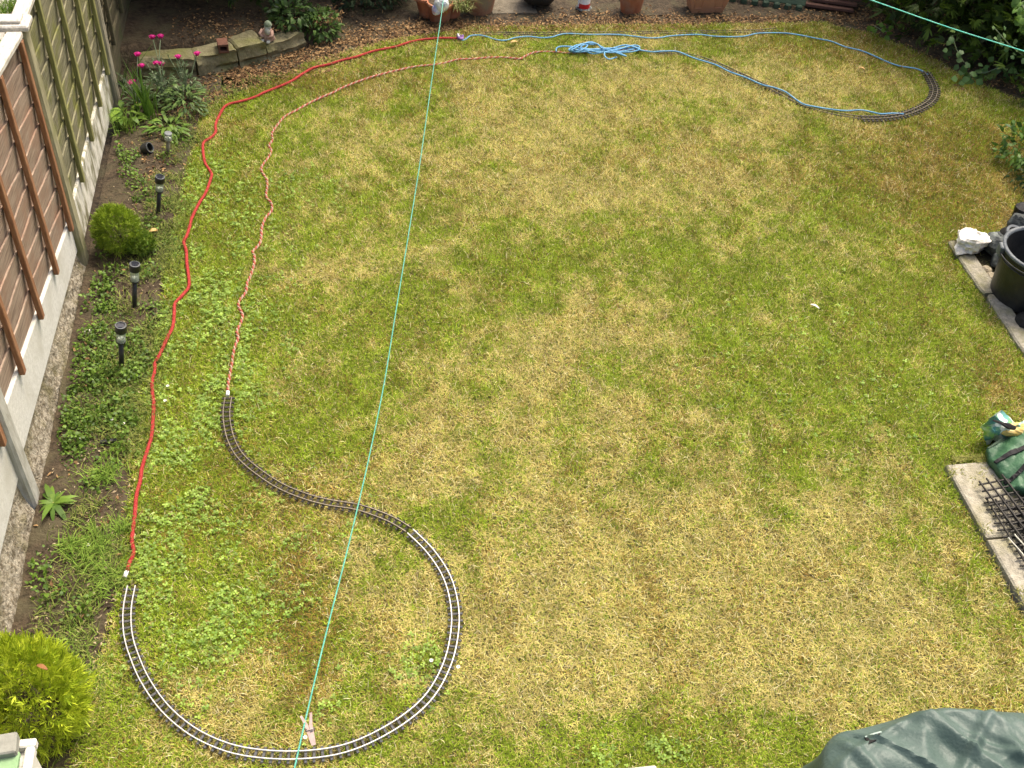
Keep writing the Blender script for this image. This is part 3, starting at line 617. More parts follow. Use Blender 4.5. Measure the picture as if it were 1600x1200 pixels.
# pegs
def peg(label, p, ax, rz, group='clothes pegs on the washing line'):
    r2 = empty('clothes_peg', p, label, 'clothes peg', group)
    ax = Vector(ax).normalized(); yv = Vector(RT); yv = (yv-ax*yv.dot(ax)).normalized(); xv = yv.cross(ax); Mx = Matrix((xv, yv, ax)).transposed() @ Matrix.Rotation(rz, 3, 'Z')
    for s in (-1, 1):
        mb = MB(); L_ = .075
        vs = []
        for (z, o_, t_) in ((-.038, .003, .0055), (-.005, .003, .0085), (.012, .004, .0085), (.038, .0125, .006)):
            for (x_, y_) in ((-.0055, o_), (.0055, o_), (.0055, o_+t_), (-.0055, o_+t_)): vs.append(Mx@Vector((x_, s*(y_-.003), z)))
        fs = [(i*4+k, i*4+(k+1) % 4, i*4+4+(k+1) % 4, i*4+4+k) for i in range(3) for k in range(4)]+[(3, 2, 1, 0), (12, 13, 14, 15)]
        mb.add(vs, fs); mb.build('prong', M['peg'], r2)
    mb = MB(); mb.tube([Mx@Vector((.007*math.cos(t), .012*math.sin(t), .004*t/6-.004)) for t in np.linspace(0, 12, 30)], .0012, 5); mb.build('spring', M['wire'], r2)
def line_at(px, py):
    return plane_pt(px, py, A, B)
tp = line_at(478.5, 1120)+Vector((0, 0, .012)); bt = gp(490, 1164, tp.z-.045); ax_ = tp-bt
peg('pale pink wooden clothes peg clipped on the near end of the washing line', tp.lerp(bt, .5), ax_, .25, None)
bpy.data.objects['clothes_peg'].scale = (ax_.length/.076,)*3

# ------------------------------------------------------------------ solar lights
def lamp(label, bx, by, tx, ty, h=.34, head=True, tube_m=None):
    b = gp(bx, by); d = FW*F+(tx-800)*RT-(ty-600)*UP
    best = CAM+d*((h-H)/d[2]); ax = Vector(best)-b
    # keep depth plausible: lean only sideways across the view
    ax = Vector((ax.x, ax.y*.5, h)); hh = ax.length; ax.normalize()
    r2 = empty('solar_light', b, label, 'solar light', 'solar stake lights in the left bed'); Q = Vector((0, 0, 1)).rotation_difference(ax).to_matrix().to_4x4(); r2.rotation_euler = Q.to_euler()
    MB().lathe([(.0, -.06), (.006, -.05), (.013, .02), (.0145, .05), (.0145, .6*hh), (.012, .6*hh)], 14).build('stake', M['black'] if tube_m is None else tube_m, r2, smooth=True)
    MB().lathe([(.013, .6*hh), (.026, .615*hh), (.028, .645*hh), (.026, .65*hh), (.012, .665*hh), (0, .665*hh)], 18).build('collar', M['black'] if tube_m is None else tube_m, r2)
    MB().lathe([(.0255, .65*hh), (.0262, .68*hh), (.0262, .855*hh)], 20).build('clear_cylinder', M['lampglass'], r2, smooth=True)
    MB().lathe([(0, .69*hh), (.017, .668*hh), (.021, .705*hh), (.015, .70*hh), (0, .685*hh)], 16).build('reflector', M['silver'], r2, smooth=True)
    if head:
        MB().lathe([(0, .852*hh), (.027, .852*hh), (.0325, .86*hh), (.0335, .95*hh), (.0315, .985*hh), (.029, .99*hh), (.029, .980*hh), (0, .980*hh)], 20).build('cap', M['black'], r2)
        MB().lathe([(.0295, .982*hh), (.031, .997*hh), (.0265, 1.0*hh), (.026, .982*hh)], 20).build('cap_ring', M['rim'], r2)
        mb = MB(); mb.box((0, 0, .986*hh), (.034, .034, .004)); mb.build('solar_cell', M['solar'], r2)
    else:
        MB().lathe([(.024, .86*hh), (.027, .862*hh), (.027, .885*hh), (.025, .885*hh), (.015, .875*hh), (0, .89*hh)], 18).build('socket_ring', M['rim'], r2, smooth=True)
lamp('black solar stake light nearest the camera among the weeds', 190, 576, 188.5, 508)
lamp('black solar stake light in the middle of the left bed', 210, 482, 211, 410)
lamp('black solar stake light furthest from the camera, right of the ball conifer', 247, 335, 250, 276, .31)
lamp('headless clear solar light without its black cap below the flowers', 262, 242, 262.5, 206, .22, False, M['post_old'])
b = gp(229, 232, .04); r_ = empty('lamp_cap', b, 'loose black solar light cap lying on the soil', 'lamp cap')
Mx = Matrix.Rotation(1.1, 3, Vector((.35, .9, 0)))
MB().lathe([(0, -.03), (.036, -.03), (.0415, -.02), (.0425, .02), (.039, .03), (.035, .03), (.033, -.012), (0, -.014)], 20, M=Mx).build('shell', M['black'], r_)
MB().lathe([(.0352, .026), (.0375, .035), (.0335, .035), (.033, .026)], 20, M=Mx).build('ring', M['rim'], r_)

# ------------------------------------------------------------------ rock tools
def rock(name, label, c, d, m, rz=0, seed=0, group=None, catg='rock', rough=.28, flat=.0, n=20):
    """angular lump cut by random planes"""
    rs = np.random.default_rng(seed+11); vs = []; fs = []
    planes = [(v/np.linalg.norm(v), rs.uniform(.62, .95)) for v in rs.normal(size=(16, 3))]
    nu, nv = n, n//2+2
    for j in range(nv+1):
        ph = PI*j/nv
        for i in range(nu):
            t = 2*PI*i/nu; u = np.array([math.sin(ph)*math.cos(t), math.sin(ph)*math.sin(t), math.cos(ph)])
            r_ = 1.15
            for (nn, dd) in planes:
                q = nn@u
                if q > 1e-3: r_ = min(r_, dd/q)
            r_ *= 1+rough*.22*(rs.random()-.5)+rough*.55*(float(fbm(np.array(u[0]*2.7+seed+u[2]*1.9), np.array(u[1]*2.7+u[2]*2.3), 3))-.5)
            p = u*r_*np.array(d)/2; p[2] = max(p[2], -d[2]*.42); vs.append(p)
    for j in range(nv):
        for i in range(nu): fs.append((j*nu+i, (j+1)*nu+i, (j+1)*nu+(i+1) % nu, j*nu+(i+1) % nu))
    mb = MB(); mb.add(vs, fs); o = mb.build(name, m); o.location = (c[0], c[1], c[2]+d[2]*.42); o.rotation_euler[2] = rz
    if label: tag(o, label, catg, group)
    return smooth_by(o, 18)
# edging stones of the raised far left bed
def block(name, label, p0, p1, h, dep, m, seed, group, z=0.0):
    """long rough-hewn block from p0 to p1 (front foot line)"""
    rs = np.random.default_rng(seed); p0, p1 = Vector(p0), Vector(p1); L_ = (p1-p0).length; nx_, ny_, nz_ = 14, 5, 6
    vs = {}; V_ = []; F_ = []
    def vid(i, j, k):
        if (i, j, k) not in vs:
            x, y, zz = L_*i/nx_, dep*j/ny_, h*k/nz_
            if k == nz_ and j == 0: y += .012
            if k == nz_ and (i == 0 or i == nx_): zz -= .015
            j1 = float(fbm(np.array(x*9+seed), np.array(zz*14+y*6), 3))-.5; j2 = float(fbm(np.array(x*6+seed*2), np.array(y*8), 3))-.5
            lay = .012*math.sin(zz*70+x*5+seed)
            vs[(i, j, k)] = len(V_); V_.append(Vector((x+.02*j2*(i in (0, nx_)), y+(.05*j1+lay)*(j == 0), zz+.045*j2*(k == nz_))))
        return vs[(i, j, k)]
    for i in range(nx_):
        for k in range(nz_): F_.append((vid(i, 0, k), vid(i+1, 0, k), vid(i+1, 0, k+1), vid(i, 0, k+1))); F_.append((vid(i, ny_, k), vid(i, ny_, k+1), vid(i+1, ny_, k+1), vid(i+1, ny_, k)))
        for j in range(ny_): F_.append((vid(i, j, nz_), vid(i+1, j, nz_), vid(i+1, j+1, nz_), vid(i, j+1, nz_)))
    for j in range(ny_):
        for k in range(nz_): F_.append((vid(0, j, k), vid(0, j, k+1), vid(0, j+1, k+1), vid(0, j+1, k))); F_.append((vid(nx_, j, k), vid(nx_, j+1, k), vid(nx_, j+1, k+1), vid(nx_, j, k+1)))
    mb = MB(); mb.add(V_, F_); o = mb.build(name, m); d_ = p1-p0; o.location = (p0.x, p0.y, z-.02); o.rotation_euler[2] = math.atan2(d_.y, d_.x)
    tag(o, label, 'stone', group); smooth_by(o, 35)
G_ = 'edging stones of the raised bed'
block('edging_stone', 'mossy edging stone half hidden behind the magenta flowers', gp(222, 125), gp(309, 121), .19, .17, M['sandstone'], 1, G_)
block('edging_stone', 'long mossy edging stone below the broken brick', gp(312, 121), gp(373, 108), .20, .16, M['sandstone'], 2, G_)
block('edging_stone', 'flat topped edging stone below the garden ornament', gp(375, 107), gp(417, 97), .20, .22, M['sandstone'], 3, G_)
block('edging_stone', 'tapering layered edging stone at the right end of the row', gp(419, 97), gp(478, 76), .16, .15, M['sandstone'], 4, G_)
# broken air brick
b = gp(349, 78, .17); r_ = empty('brick', b, 'broken hollow red brick on top of the mossy edging stone', 'brick', rz=.15); r_.scale = (.75, .75, .8)
mb = MB()
for (c, d) in (((0, 0, .012), (.11, .16, .024)), ((0, 0, .083), (.11, .16, .024)), ((-.045, 0, .0475), (.02, .158, .047)), ((.045, 0, .0475), (.02, .158, .047)), ((0, .06, .0475), (.068, .03, .047))): mb.box(c, d, bev=.003, jit=.001)
mb.build('body', M['brick'], r_)
# garden ornament
b = gp(419, 62, .15); r_ = empty('garden_ornament', b, 'small crouching bearded garden ornament with pink robe and greenish cap', 'ornament', rz=-.4); r_.scale = (.64, .64, .62)
mb = MB(); vs = []; fs = []; nn = 22; prof = [(.075, 0), (.085, .03), (.08, .08), (.072, .12), (.055, .155), (.03, .175), (0, .18)]
for i, (r0_, z) in enumerate(prof):
    for k in range(nn):
        t = 2*PI*k/nn; rr = r0_*(1+.10*math.sin(4*t+z*30)+.06*math.sin(7*t-z*20)); vs.append((rr*math.cos(t), rr*.85*math.sin(t), z))
for i in range(len(prof)-1):
    for k in range(nn): fs.append((i*nn+k, i*nn+(k+1) % nn, (i+1)*nn+(k+1) % nn, (i+1)*nn+k))
mb.add(vs, fs); mb.build('robe', M['pinkstone'], r_, smooth=True)
def ball(mb, c, d, n=14, mi=0, bump=0):
    vs = []; fs = []
    for j in range(n//2+1):
        for i in range(n):
            ph = PI*j/(n//2); t = 2*PI*i/n; q = 1+bump*random.uniform(-1, 1); vs.append((c[0]+d[0]/2*math.sin(ph)*math.cos(t)*q, c[1]+d[1]/2*math.sin(ph)*math.sin(t)*q, c[2]+d[2]/2*math.cos(ph)*q))
    for j in range(n//2):
        for i in range(n): fs.append((j*n+i, (j+1)*n+i, (j+1)*n+(i+1) % n, j*n+(i+1) % n))
    mb.add(vs, fs, mi); return mb
mb = MB(); ball(mb, (.025, -.03, .20), (.09, .09, .10)); ball(mb, (.03, -.07, .195), (.02, .025, .02)); mb.build('head', M['palestone'], r_, smooth=True)
mb = MB(); ball(mb, (.03, -.06, .155), (.075, .06, .10), bump=.06); mb.build('beard', M['palestone'], r_)
MB().lathe([(.052, 0), (.05, .02), (.036, .045), (.018, .06), (0, .066)], 14, c=(.028, -.022, .222)).build('cap', M['capgreen'], r_, smooth=True)
for s in (-1, 1):
    mb = MB(); mb.tube([(s*.06, 0, .135), (s*.085, -.045, .09), (s*.035, -.085, .075)], [.026, .024, .016], 8); mb.build('arm', M['pinkstone'], r_, smooth=True)
    mb = MB(); ball(mb, (s*.04, -.085, .018), (.05, .075, .04)); mb.build('foot', M['palestone'], r_, smooth=True)

# ------------------------------------------------------------------ pots along the back
def pot(name, label, c, r0, r1, h, m, catg='pot', rim=True, soil=True, n=28, group=None):
    r2 = empty(name, c, label, catg, group)
    pr = [(0, .0), (r0*.97, 0), (r0, .012), (r1*.97, h*.80)]
    if rim: pr += [(r1*.97, h*.81), (r1*1.05, h*.82), (r1*1.06, h*.99), (r1*1.03, h)]
    else: pr += [(r1, h*.98), (r1*.99, h)]
    pr += [(r1*.92, h), (r1*.90, h*.85)]
    o = MB().lathe(pr, n).build('body', m, r2); smooth_by(o, 35)
    if soil: MB().lathe([(r1*.905, h*.86), (r1*.5, h*.885), (0, h*.88)], n).build('compost', M['soil'], r2, smooth=True)
    return r2
def at(px, py): return gp(px, py, 0.006)
G_ = 'pots along the back edge'
c = at(747, 15); pot('plant_pot', 'weathered terracotta pot standing between the lobed planter and black pot', c, .135, .18, .30, M['terracotta_dull'], group=G_)
c = at(985, 17); pot('plant_pot', 'plain terracotta pot right of the red and white striped sleeve', c, .095, .125, .25, M['terracotta'], group=G_)
# black cauldron pot
c = at(840, 8); r_ = empty('cauldron_pot', c, 'round bellied black pot standing on small feet', 'pot', G_)
o = MB().lathe([(0, .035), (.08, .036), (.14, .06), (.175, .11), (.18, .17), (.165, .23), (.15, .26), (.165, .285), (.165, .30), (.15, .30), (.14, .26)], 30).build('body', M['blackrough'], r_, smooth=True)
for k in range(3):
    t = k*2*PI/3-PI/2-.5; mb = MB(); mb.tube([(.085*math.cos(t), .085*math.sin(t), .05), (.10*math.cos(t), .10*math.sin(t), -.005)], [.028, .02], 8); mb.build('foot', M['blackrough'], r_, smooth=True)
MB().lathe([(.145, .265), (.07, .275), (0, .27)], 24).build('compost', M['soil'], r_)
# striped sleeve (traffic-cone like)
c = at(912, 14); r_ = empty('striped_cone', c, 'red and white striped cone standing on a dark base', 'cone', G_)
zz = [.02, .065, .115, .165, .215, .265, .315]; rr = lambda z: .056-.04*z
for k in range(6):
    MB().lathe([(rr(zz[k]), zz[k]), (rr(zz[k+1]), zz[k+1])], 24).build('red_band' if k % 2 == 0 else 'white_band', M['redpaint'] if k % 2 == 0 else M['white'], r_, smooth=True)
MB().lathe([(0, .316), (.040, .316), (.043, .312)], 24).build('top', M['redpaint'], r_)
MB().lathe([(0, 0), (.075, 0), (.077, .014), (.06, .021), (.05, .022)], 24).build('base', M['slate'], r_)
mb = MB(); mb.box((-.058, -.012, .085), (.012, .02, .11), bev=.003); mb.build('hinge_strip', M['white'], r_)
# rectangular trough
c = at(1101, 14); r_ = empty('planter_trough', c, 'tan rectangular planter trough with recessed panels', 'planter', G_, rz=.02)
def frustum(mb, b, t, h, z0=0, mi=0):
    vs = [(-b[0]/2, -b[1]/2, z0), (b[0]/2, -b[1]/2, z0), (b[0]/2, b[1]/2, z0), (-b[0]/2, b[1]/2, z0), (-t[0]/2, -t[1]/2, z0+h), (t[0]/2, -t[1]/2, z0+h), (t[0]/2, t[1]/2, z0+h), (-t[0]/2, t[1]/2, z0+h)]
    mb.add(vs, [(3, 2, 1, 0), (0, 1, 5, 4), (1, 2, 6, 5), (2, 3, 7, 6), (3, 0, 4, 7)], mi)
mb = MB(); frustum(mb, (.30, .16), (.42, .22), .22); mb.build('body', M['plasticpot'], r_)
mb = MB()
for (cx, cy, dx, dy) in ((0, -.112, .45, .014), (0, .112, .45, .014), (-.218, 0, .014, .21), (.218, 0, .014, .21)): mb.box((cx, cy, .225), (dx, dy, .03), bev=.003)
mb.build('rim', M['plasticpot'], r_)
for s in (-1, 1):
    mb = MB(); x0 = s*.10
    for (ax_, az_, bx_, bz_) in ((-.035, .05, .035, .05), (-.035, .05, -.042, .19), (.035, .05, .042, .19)):
        y_ = lambda z: -.081-.030*z/.22
        mb.tube([(x0+ax_, y_(az_), az_), (x0+bx_, y_(bz_), bz_)], .005, 6)
    mb.build('panel_ridge', M['plasticpot'], r_)
mb = MB(); mb.add([(-.2, -.1, .20), (.2, -.1, .20), (.2, .1, .20), (-.2, .1, .20)], [(0, 1, 2, 3)]); mb.build('compost', M['soil'], r_)
# lobed stacking planter
c = at(687, 23); r_ = empty('lobed_planter', c, 'lobed terracotta stacking planter with a rolled rim', 'planter', G_, rz=-.08)
def lobe(t): return .155+.075*abs(math.cos(2*(t+PI/2)))**.8
nn = 72; prof = [(.80, 0, 0), (.80, .0, .01), (.93, .0, .13), (.97, 0, .15), (1.03, .006, .155), (1.05, .008, .172), (1.02, .006, .185), (.96, 0, .185), (.92, 0, .165), (.90, 0, .14)]
vs = []; fs = []
for (s_, ex, z) in prof:
    for k in range(nn): t = 2*PI*k/nn; q = lobe(t)*s_+ex; vs.append((q*math.cos(t), q*math.sin(t), z))
for i in range(len(prof)-1):
    for k in range(nn): fs.append((i*nn+k, i*nn+(k+1) % nn, (i+1)*nn+(k+1) % nn, (i+1)*nn+k))
mb = MB(); mb.add(vs, fs); o = mb.build('body', M['terracotta'], r_); smooth_by(o, 50)
vs = [(0, 0, .15)]+[(lobe(2*PI*k/nn)*.91*math.cos(2*PI*k/nn), lobe(2*PI*k/nn)*.91*math.sin(2*PI*k/nn), .145) for k in range(nn)]
mb = MB(); mb.add(vs, [(0, 1+k, 1+(k+1) % nn) for k in range(nn)]); mb.build('compost', M['soil'], r_)
def crumple(name, label, c, d, m, seed, catg, n=26, amp=.35, rz=0):
    rs = np.random.default_rng(seed); vs = []; fs = []; nv = n//2
    K = rs.normal(size=(14, 3)); K /= np.linalg.norm(K, axis=1)[:, None]
    for j in range(nv+1):
        for i in range(n):
            ph = PI*j/nv; t = 2*PI*i/n; u = np.array([math.sin(ph)*math.cos(t), math.sin(ph)*math.sin(t), math.cos(ph)])
            q = 1+amp*(np.abs(K@u).max()-.85)*2+.10*(rs.random()-.5)*(0 < j < nv); vs.append(tuple(u*q*np.array(d)/2))
    for j in range(nv):
        for i in range(n): fs.append((j*n+i, (j+1)*n+i, (j+1)*n+(i+1) % n, j*n+(i+1) % n))
    mb = MB(); mb.add(vs, fs); o = mb.build(name, m); o.location = c; o.rotation_euler[2] = rz
    return tag(o, label, catg)
p = gp(690, 7, .26); crumple('plastic_bag', 'crumpled white plastic bag lying in the lobed planter', (p.x, p.y, .26), (.12, .10, .13), M['clearbag'], 3, 'bag')
p = gp(682, 15, .215); crumple('plastic_bag', 'small blue and white crumpled bag in front of the white bag', (p.x, p.y, .215), (.075, .07, .10), M['bluebag'], 5, 'bag')
# trailing grass in planter
n = 120; c = gp(717, 10, .16); ang = RNG.uniform(0, 2*PI, n); x = c.x+RNG.normal(0, .05, n); y = c.y+RNG.normal(0, .05, n)
V, T = blades(n, x, y, np.full(n, .15), RNG.uniform(.08, .22, n), np.full(n, .006), RNG.uniform(.2, 1.2, n), ang, 0, .8)
tag(link('grass_tuft', np_mesh('grass_tuft', V, T, np.repeat(tintmix(n, (.10, .17, .03), (.28, .27, .10)), 5, 0), M['leaf'])), 'tuft of long grass growing from the right lobe of the planter', 'grass tuft')
# green and brown boards lying at the back
b0, b1 = gp(1135, 6, 0), gp(1256, 22, 0); d_ = b1-b0; L_ = d_.length
r_ = empty('plastic_board', b0.lerp(b1, .5), 'dark green ribbed board with scalloped feet leaning at the back', 'board', rz=math.atan2(d_.y, d_.x))
mb = MB(); mb.box((0, .11, .13), (L_, .03, .19), Matrix.Rotation(-.55, 3, 'X'), bev=.005); mb.build('panel', M['greenboard'], r_)
for k in range(7):
    mb = MB(); mb.box((-L_/2+L_*(k+.5)/7, .05, .03), (L_/12, .05, .06), bev=.012); mb.build('foot', M['greenboard'], r_)
b0, b1 = gp(1258, 16, 0), gp(1330, 26, 0); d_ = b1-b0
r_ = empty('wooden_board', b0.lerp(b1, .5), 'dark red brown boards lying right of the green board', 'board', rz=math.atan2(d_.y, d_.x))
for k in range(3):
    mb = MB(); mb.box((.03*k, .05+.085*k, .04+.022*k), (d_.length*1.05, .10, .028), Matrix.Rotation(-.2, 3, 'X'), bev=.004); mb.build('plank', M['brownboard'], r_)
# paving slabs under the pots
for (a_, b_, wd, lab) in ((800, 14, .42, 'dull paving slab under the black pot'), (1010, 18, .40, 'dull paving slab right of the terracotta pot')):
    c = gp(a_, b_); mb = MB(); mb.box((0, 0, .006), (wd, .40, .03), bev=.004); o = mb.build('paving_slab', M['soil' if a_ > 900 else 'brownslab']); o.location = (c.x, c.y+.08, 0); o.rotation_euler[2] = .05
    tag(o, lab, 'slab', 'slabs under the back pots')

# ------------------------------------------------------------------ right side: edging, slabs and things on them
def kerb_piece(label, pts, wid, h, m, z=-.02):
    P = resample(catmull(pts, .03), .06); n_ = len(P); vs = []; fs = []
    for i, p in enumerate(P):
        t = (P[min(i+1, n_-1)]-P[max(i-1, 0)]).normalized(); s_ = Vector((t.y, -t.x, 0)); j_ = random.uniform(-.003, .003)
        rnd = .012 if i in (0, n_-1) else 0
        for (o_, q) in ((0+rnd, 0), (0+rnd, h-.01), (.01+rnd, h), (wid-.01-rnd, h), (wid-rnd, h-.01), (wid-rnd, 0)): vs.append((p.x+s_.x*(o_+j_)*-1, p.y+s_.y*(o_+j_)*-1, z+q))
    for i in range(n_-1):
        for k in range(6): fs.append((i*6+k, i*6+(k+1) % 6, i*6+6+(k+1) % 6, i*6+6+k))
    fs += [tuple(range(6))[::-1], tuple((n_-1)*6+k for k in range(6))]
    mb = MB(); mb.add(vs, fs); tag(mb.build('edging_kerb', m), label, 'kerb', 'concrete edging on the right')
E1 = 4.265
kerb_piece('concrete edging kerb with a rounded end below the white rock', [(E1+.0, 5.74, 0), (E1, 5.5, 0), (E1-.005, 5.16, 0)], .135, .062, M['kerb'])
kerb_piece('long concrete edging kerb running past the black bucket', [(E1+.01, 5.145, 0), (E1, 4.8, 0), (E1, 4.3, 0), (E1, 4.02, 0)], .125, .062, M['kerb'])
kerb_piece('concrete edging strip behind the white rock', [(5.6, 5.74, 0), (5.0, 5.76, 0), (4.38, 5.78, 0)], .07, .05, M['kerb'])
sheet('right_soil', [(E1+.08, 3.9), (6.5, 3.9), (6.5, 5.78), (E1+.08, 5.78)], .008, M['soil'])
# mossy grass on that soil
n = 9000; x = RNG.uniform(E1+.1, 5.2, n); y = RNG.uniform(4.0, 5.74, n); ok = RNG.random(n) < np.clip((fbm(x*8, y*8, 3)-.38)*4, 0, 1); x, y = x[ok], y[ok]; n = len(x)
V, T = blades(n, x, y, np.full(n, .008), RNG.uniform(.015, .04, n), RNG.uniform(.003, .006, n), RNG.uniform(.4, 1.3, n), RNG.uniform(0, 2*PI, n), 0)
tag(link('mossy_grass', np_mesh('mossy_grass', V, T, np.repeat(tintmix(n, (.10, .12, .03), (.30, .26, .11)), 5, 0), M['grass'])), 'short mossy growth on the soil around the black bucket', 'moss', kind='stuff')
# slabs, near right: edge x=3.32
def slab(label, pts, h, m, z=-.03):
    n_ = len(pts); vs = [(p[0], p[1], z) for p in pts]+[(p[0], p[1], z+h-.008) for p in pts]
    cx = sum(p[0] for p in pts)/n_; cy = sum(p[1] for p in pts)/n_
    ins = [(p[0]+.010*np.sign(cx-p[0]), p[1]+.010*np.sign(cy-p[1]), z+h) for p in pts]; vs += ins
    fs = [(i, (i+1) % n_, n_+(i+1) % n_, n_+i) for i in range(n_)]+[(n_+i, n_+(i+1) % n_, 2*n_+(i+1) % n_, 2*n_+i) for i in range(n_)]+[tuple(2*n_+i for i in range(n_))]
    mb = MB(); mb.add(vs, fs); tag(mb.build('paving_slab', m), label, 'slab', 'concrete slabs on the right')
slab('worn concrete slab with the black mesh trays lying on it', [(3.32, 3.69), (3.318, 3.17), (4.20, 3.17), (4.20, 3.70)], .085, M['slab'])
slab('concrete slab at the right edge below the mesh trays', [(3.318, 3.155), (3.325, 2.45), (4.2, 2.45), (4.2, 3.155)], .085, M['slab'])
slab('concrete slab cut off by the lower right edge beside the tarpaulin', [(3.325, 2.435), (3.325, 1.6), (4.2, 1.6), (4.2, 2.435)], .085, M['slab'])
b = gp(1590, 668); slab('pale slab behind the green bag at the right edge', [(b.x+.06, 3.95), (5.0, 3.95), (5.0, 4.30), (b.x+.30, 4.30)], .07, M['slab'])
n = 2600; x = 3.30+np.abs(RNG.normal(0, .22, n)); y = 3.74-np.abs(RNG.normal(0, .11, n))*RNG.uniform(.2, 1.2, n); x = np.where(RNG.random(n) < .35, 3.325+np.abs(RNG.normal(0, .018, n)), x); y = np.where(x < 3.38, RNG.uniform(2.2, 3.7, n), y)
ok = (fbm(x*9, y*9, 3) > .46) & (x < 3.95); x, y = x[ok], y[ok]; n = len(x)
V, T = blades(n, x, y, np.full(n, .05), RNG.uniform(.012, .035, n), RNG.uniform(.003, .005, n), RNG.uniform(.5, 1.4, n), RNG.uniform(0, 2*PI, n), 0)
tag(link('creeping_turf', np_mesh('creeping_turf', V, T, np.repeat(tintmix(n, (.10, .13, .02), (.34, .31, .10)), 5, 0), M['grass'])), 'thin turf creeping over the edge of the concrete slabs', 'grass', kind='stuff')
# black bucket
c = gp(1598, 462, .02); r_ = empty('bucket', c, 'large black plastic bucket with a worn grey rim at the right edge', 'bucket')
o = MB().lathe([(0, .0), (.212, 0), (.222, .012), (.247, .285), (.258, .29), (.260, .305), (.252, .31), (.256, .345), (.268, .35), (.27, .372)], 44).build('wall', M['black'], r_); smooth_by(o, 30)
o = MB().lathe([(.27, .372), (.272, .386), (.262, .392), (.248, .388), (.244, .372)], 44).build('rim', M['rim'], r_, smooth=True)
o = MB().lathe([(.244, .373), (.205, .02), (0, .02)], 44).build('lining', M['blackrough'], r_, smooth=True)
for t in (2.85, 5.99):
    mb = MB(); Mz = Matrix.Rotation(t, 3, 'Z'); mb.box(Mz@Vector((.275, 0, .345)), (.03, .075, .08), Mz, bev=.006); mb.build('handle_lug', M['rim'], r_)
mb = MB(); mb.tube([Vector((.285*math.cos(t), .285*math.sin(t), .345)) for t in np.linspace(2.85, 4.6, 14)], .006, 6); mb.build('handle', M['black'], r_, smooth=True)
# rocks round the bucket
rk = lambda lab, px, py, d, m, rz, sd, n=20, rough=.28: rock('rock', lab, gp(px, py), d, m, rz, sd, 'rocks at the right edge', 'rock', rough, n=n)
rk('bright white quartz rock on the corner of the edging', 1513, 393, (.36, .25, .21), M['quartz'], .25, 27, 30, .7)
rk('dark slate grey rock between the white rock and bucket', 1548, 398, (.20, .20, .22), M['slate'], .8, 5)
rk('dark angular rock touching the left side of the bucket', 1556, 420, (.12, .14, .14), M['slate'], .2, 9)
rk('small tan cobble below the dark rocks', 1540, 427, (.085, .075, .06), M['cobble'], .5, 13)
rk('second tan cobble nearest the edging kerb', 1546, 436, (.10, .08, .06), M['cobble'], -.4, 14)
rk('grey blue rock behind the gravel filled pot', 1592, 362, (.22, .2, .18), M['slate'], 1.3, 18)
rk('black rock at the right edge above the gravel pot', 1600, 346, (.26, .2, .20), M['blackrough'], .3, 19)
rk('small black lump at the right edge below the bucket', 1597, 512, (.16, .16, .10), M['blackrough'], .3, 29)
c = gp(1568, 383); r_ = empty('gravel_pot', c, 'small tilted dark pot filled with pale gravel', 'pot'); r_.rotation_euler = (.35, .2, 0)
o = MB().lathe([(0, 0), (.055, 0), (.085, .03), (.10, .08), (.088, .125), (.082, .135), (.066, .135), (.066, .11)], 26).build('body', M['blackrough'], r_, smooth=True)
MB().lathe([(.0835, .130), (.0835, .141), (.066, .141), (.065, .130)], 26).build('rim', M['rim'], r_)
for k in range(26):
    t = random.uniform(0, 6.28); q = .055*math.sqrt(random.random()); mb = MB(); ball(mb, (q*math.cos(t), q*math.sin(t), .118+random.uniform(0, .012)), (.022, .018, .014), 6, bump=.2); mb.build('pebble', M['gravel'], r_)
mb = MB(); MB().lathe([(.066, .112), (0, .114)], 20).build('gravel_bed', M['gravel'], r_)
# green garden bag with black straps, lying on its side
b = gp(1580, 735, .05)
r_ = empty('garden_bag', (b.x+.20, b.y-.02, .055), 'green woven garden bag with black straps slumped on the slab', 'bag')
Cn = {k: gp(*v) for k, v in dict(a=(1546, 697, .13), b=(1640, 640, .20), c=(1660, 772, .20), d=(1574, 760, .09)).items()}
def bagpt(s, t, off=0.0):
    p = (Cn['a']*(1-s)+Cn['b']*s)*(1-t)+(Cn['d']*(1-s)+Cn['c']*s)*t
    q = .03*math.sin(PI*min(1, max(0, s)))*math.sin(PI*min(1, max(0, t)))
    wr = .035*(float(fbm(np.array(s*5+1.), np.array(t*6+s*3), 3))-.5)-.05*abs(float(fbm(np.array(s*7+4.), np.array(t*4-s*5), 2))-.5)+.006*math.sin(t*19+s*7)
    bulge = .02*math.sin(t*PI*2)
    return p+Vector((-.01-bulge*.5, 0, q+wr+off))-r_.location
N = 26; vs = []; fs = []
for j in range(N+1):
    for i in range(N+1): vs.append(bagpt(i/N, j/N))
for j in range(N):
    for i in range(N): k = j*(N+1)+i; fs.append((k, k+N+1, k+N+2, k+1))
# skirt down to the ground
ring = [(i, 0) for i in range(N+1)]+[(N, j) for j in range(1, N+1)]+[(i, N) for i in range(N-1, -1, -1)]+[(0, j) for j in range(N-1, 0, -1)]
rid = [j*(N+1)+i for i, j in ring]; cen = Vector((.25, 0, 0)); n0 = len(vs)
for (i, j), k in zip(ring, rid): v = vs[k]; vs.append(v.lerp(Vector((cen.x, cen.y, v.z)), .01)+Vector((0, 0, -.05)))
n1 = len(vs)
for (i, j), k in zip(ring, rid): v = vs[k]; q = v.lerp(Vector((cen.x, cen.y, v.z)), .08); vs.append(Vector((q.x, q.y, 0)))
for k in range(len(ring)):
    k2 = (k+1) % len(ring); fs.append((rid[k], rid[k2], n0+k2, n0+k)); fs.append((n0+k, n0+k2, n1+k2, n1+k))
mb = MB(); mb.add(vs, fs); mb.build('fabric', M['bag'], r_, smooth=True)
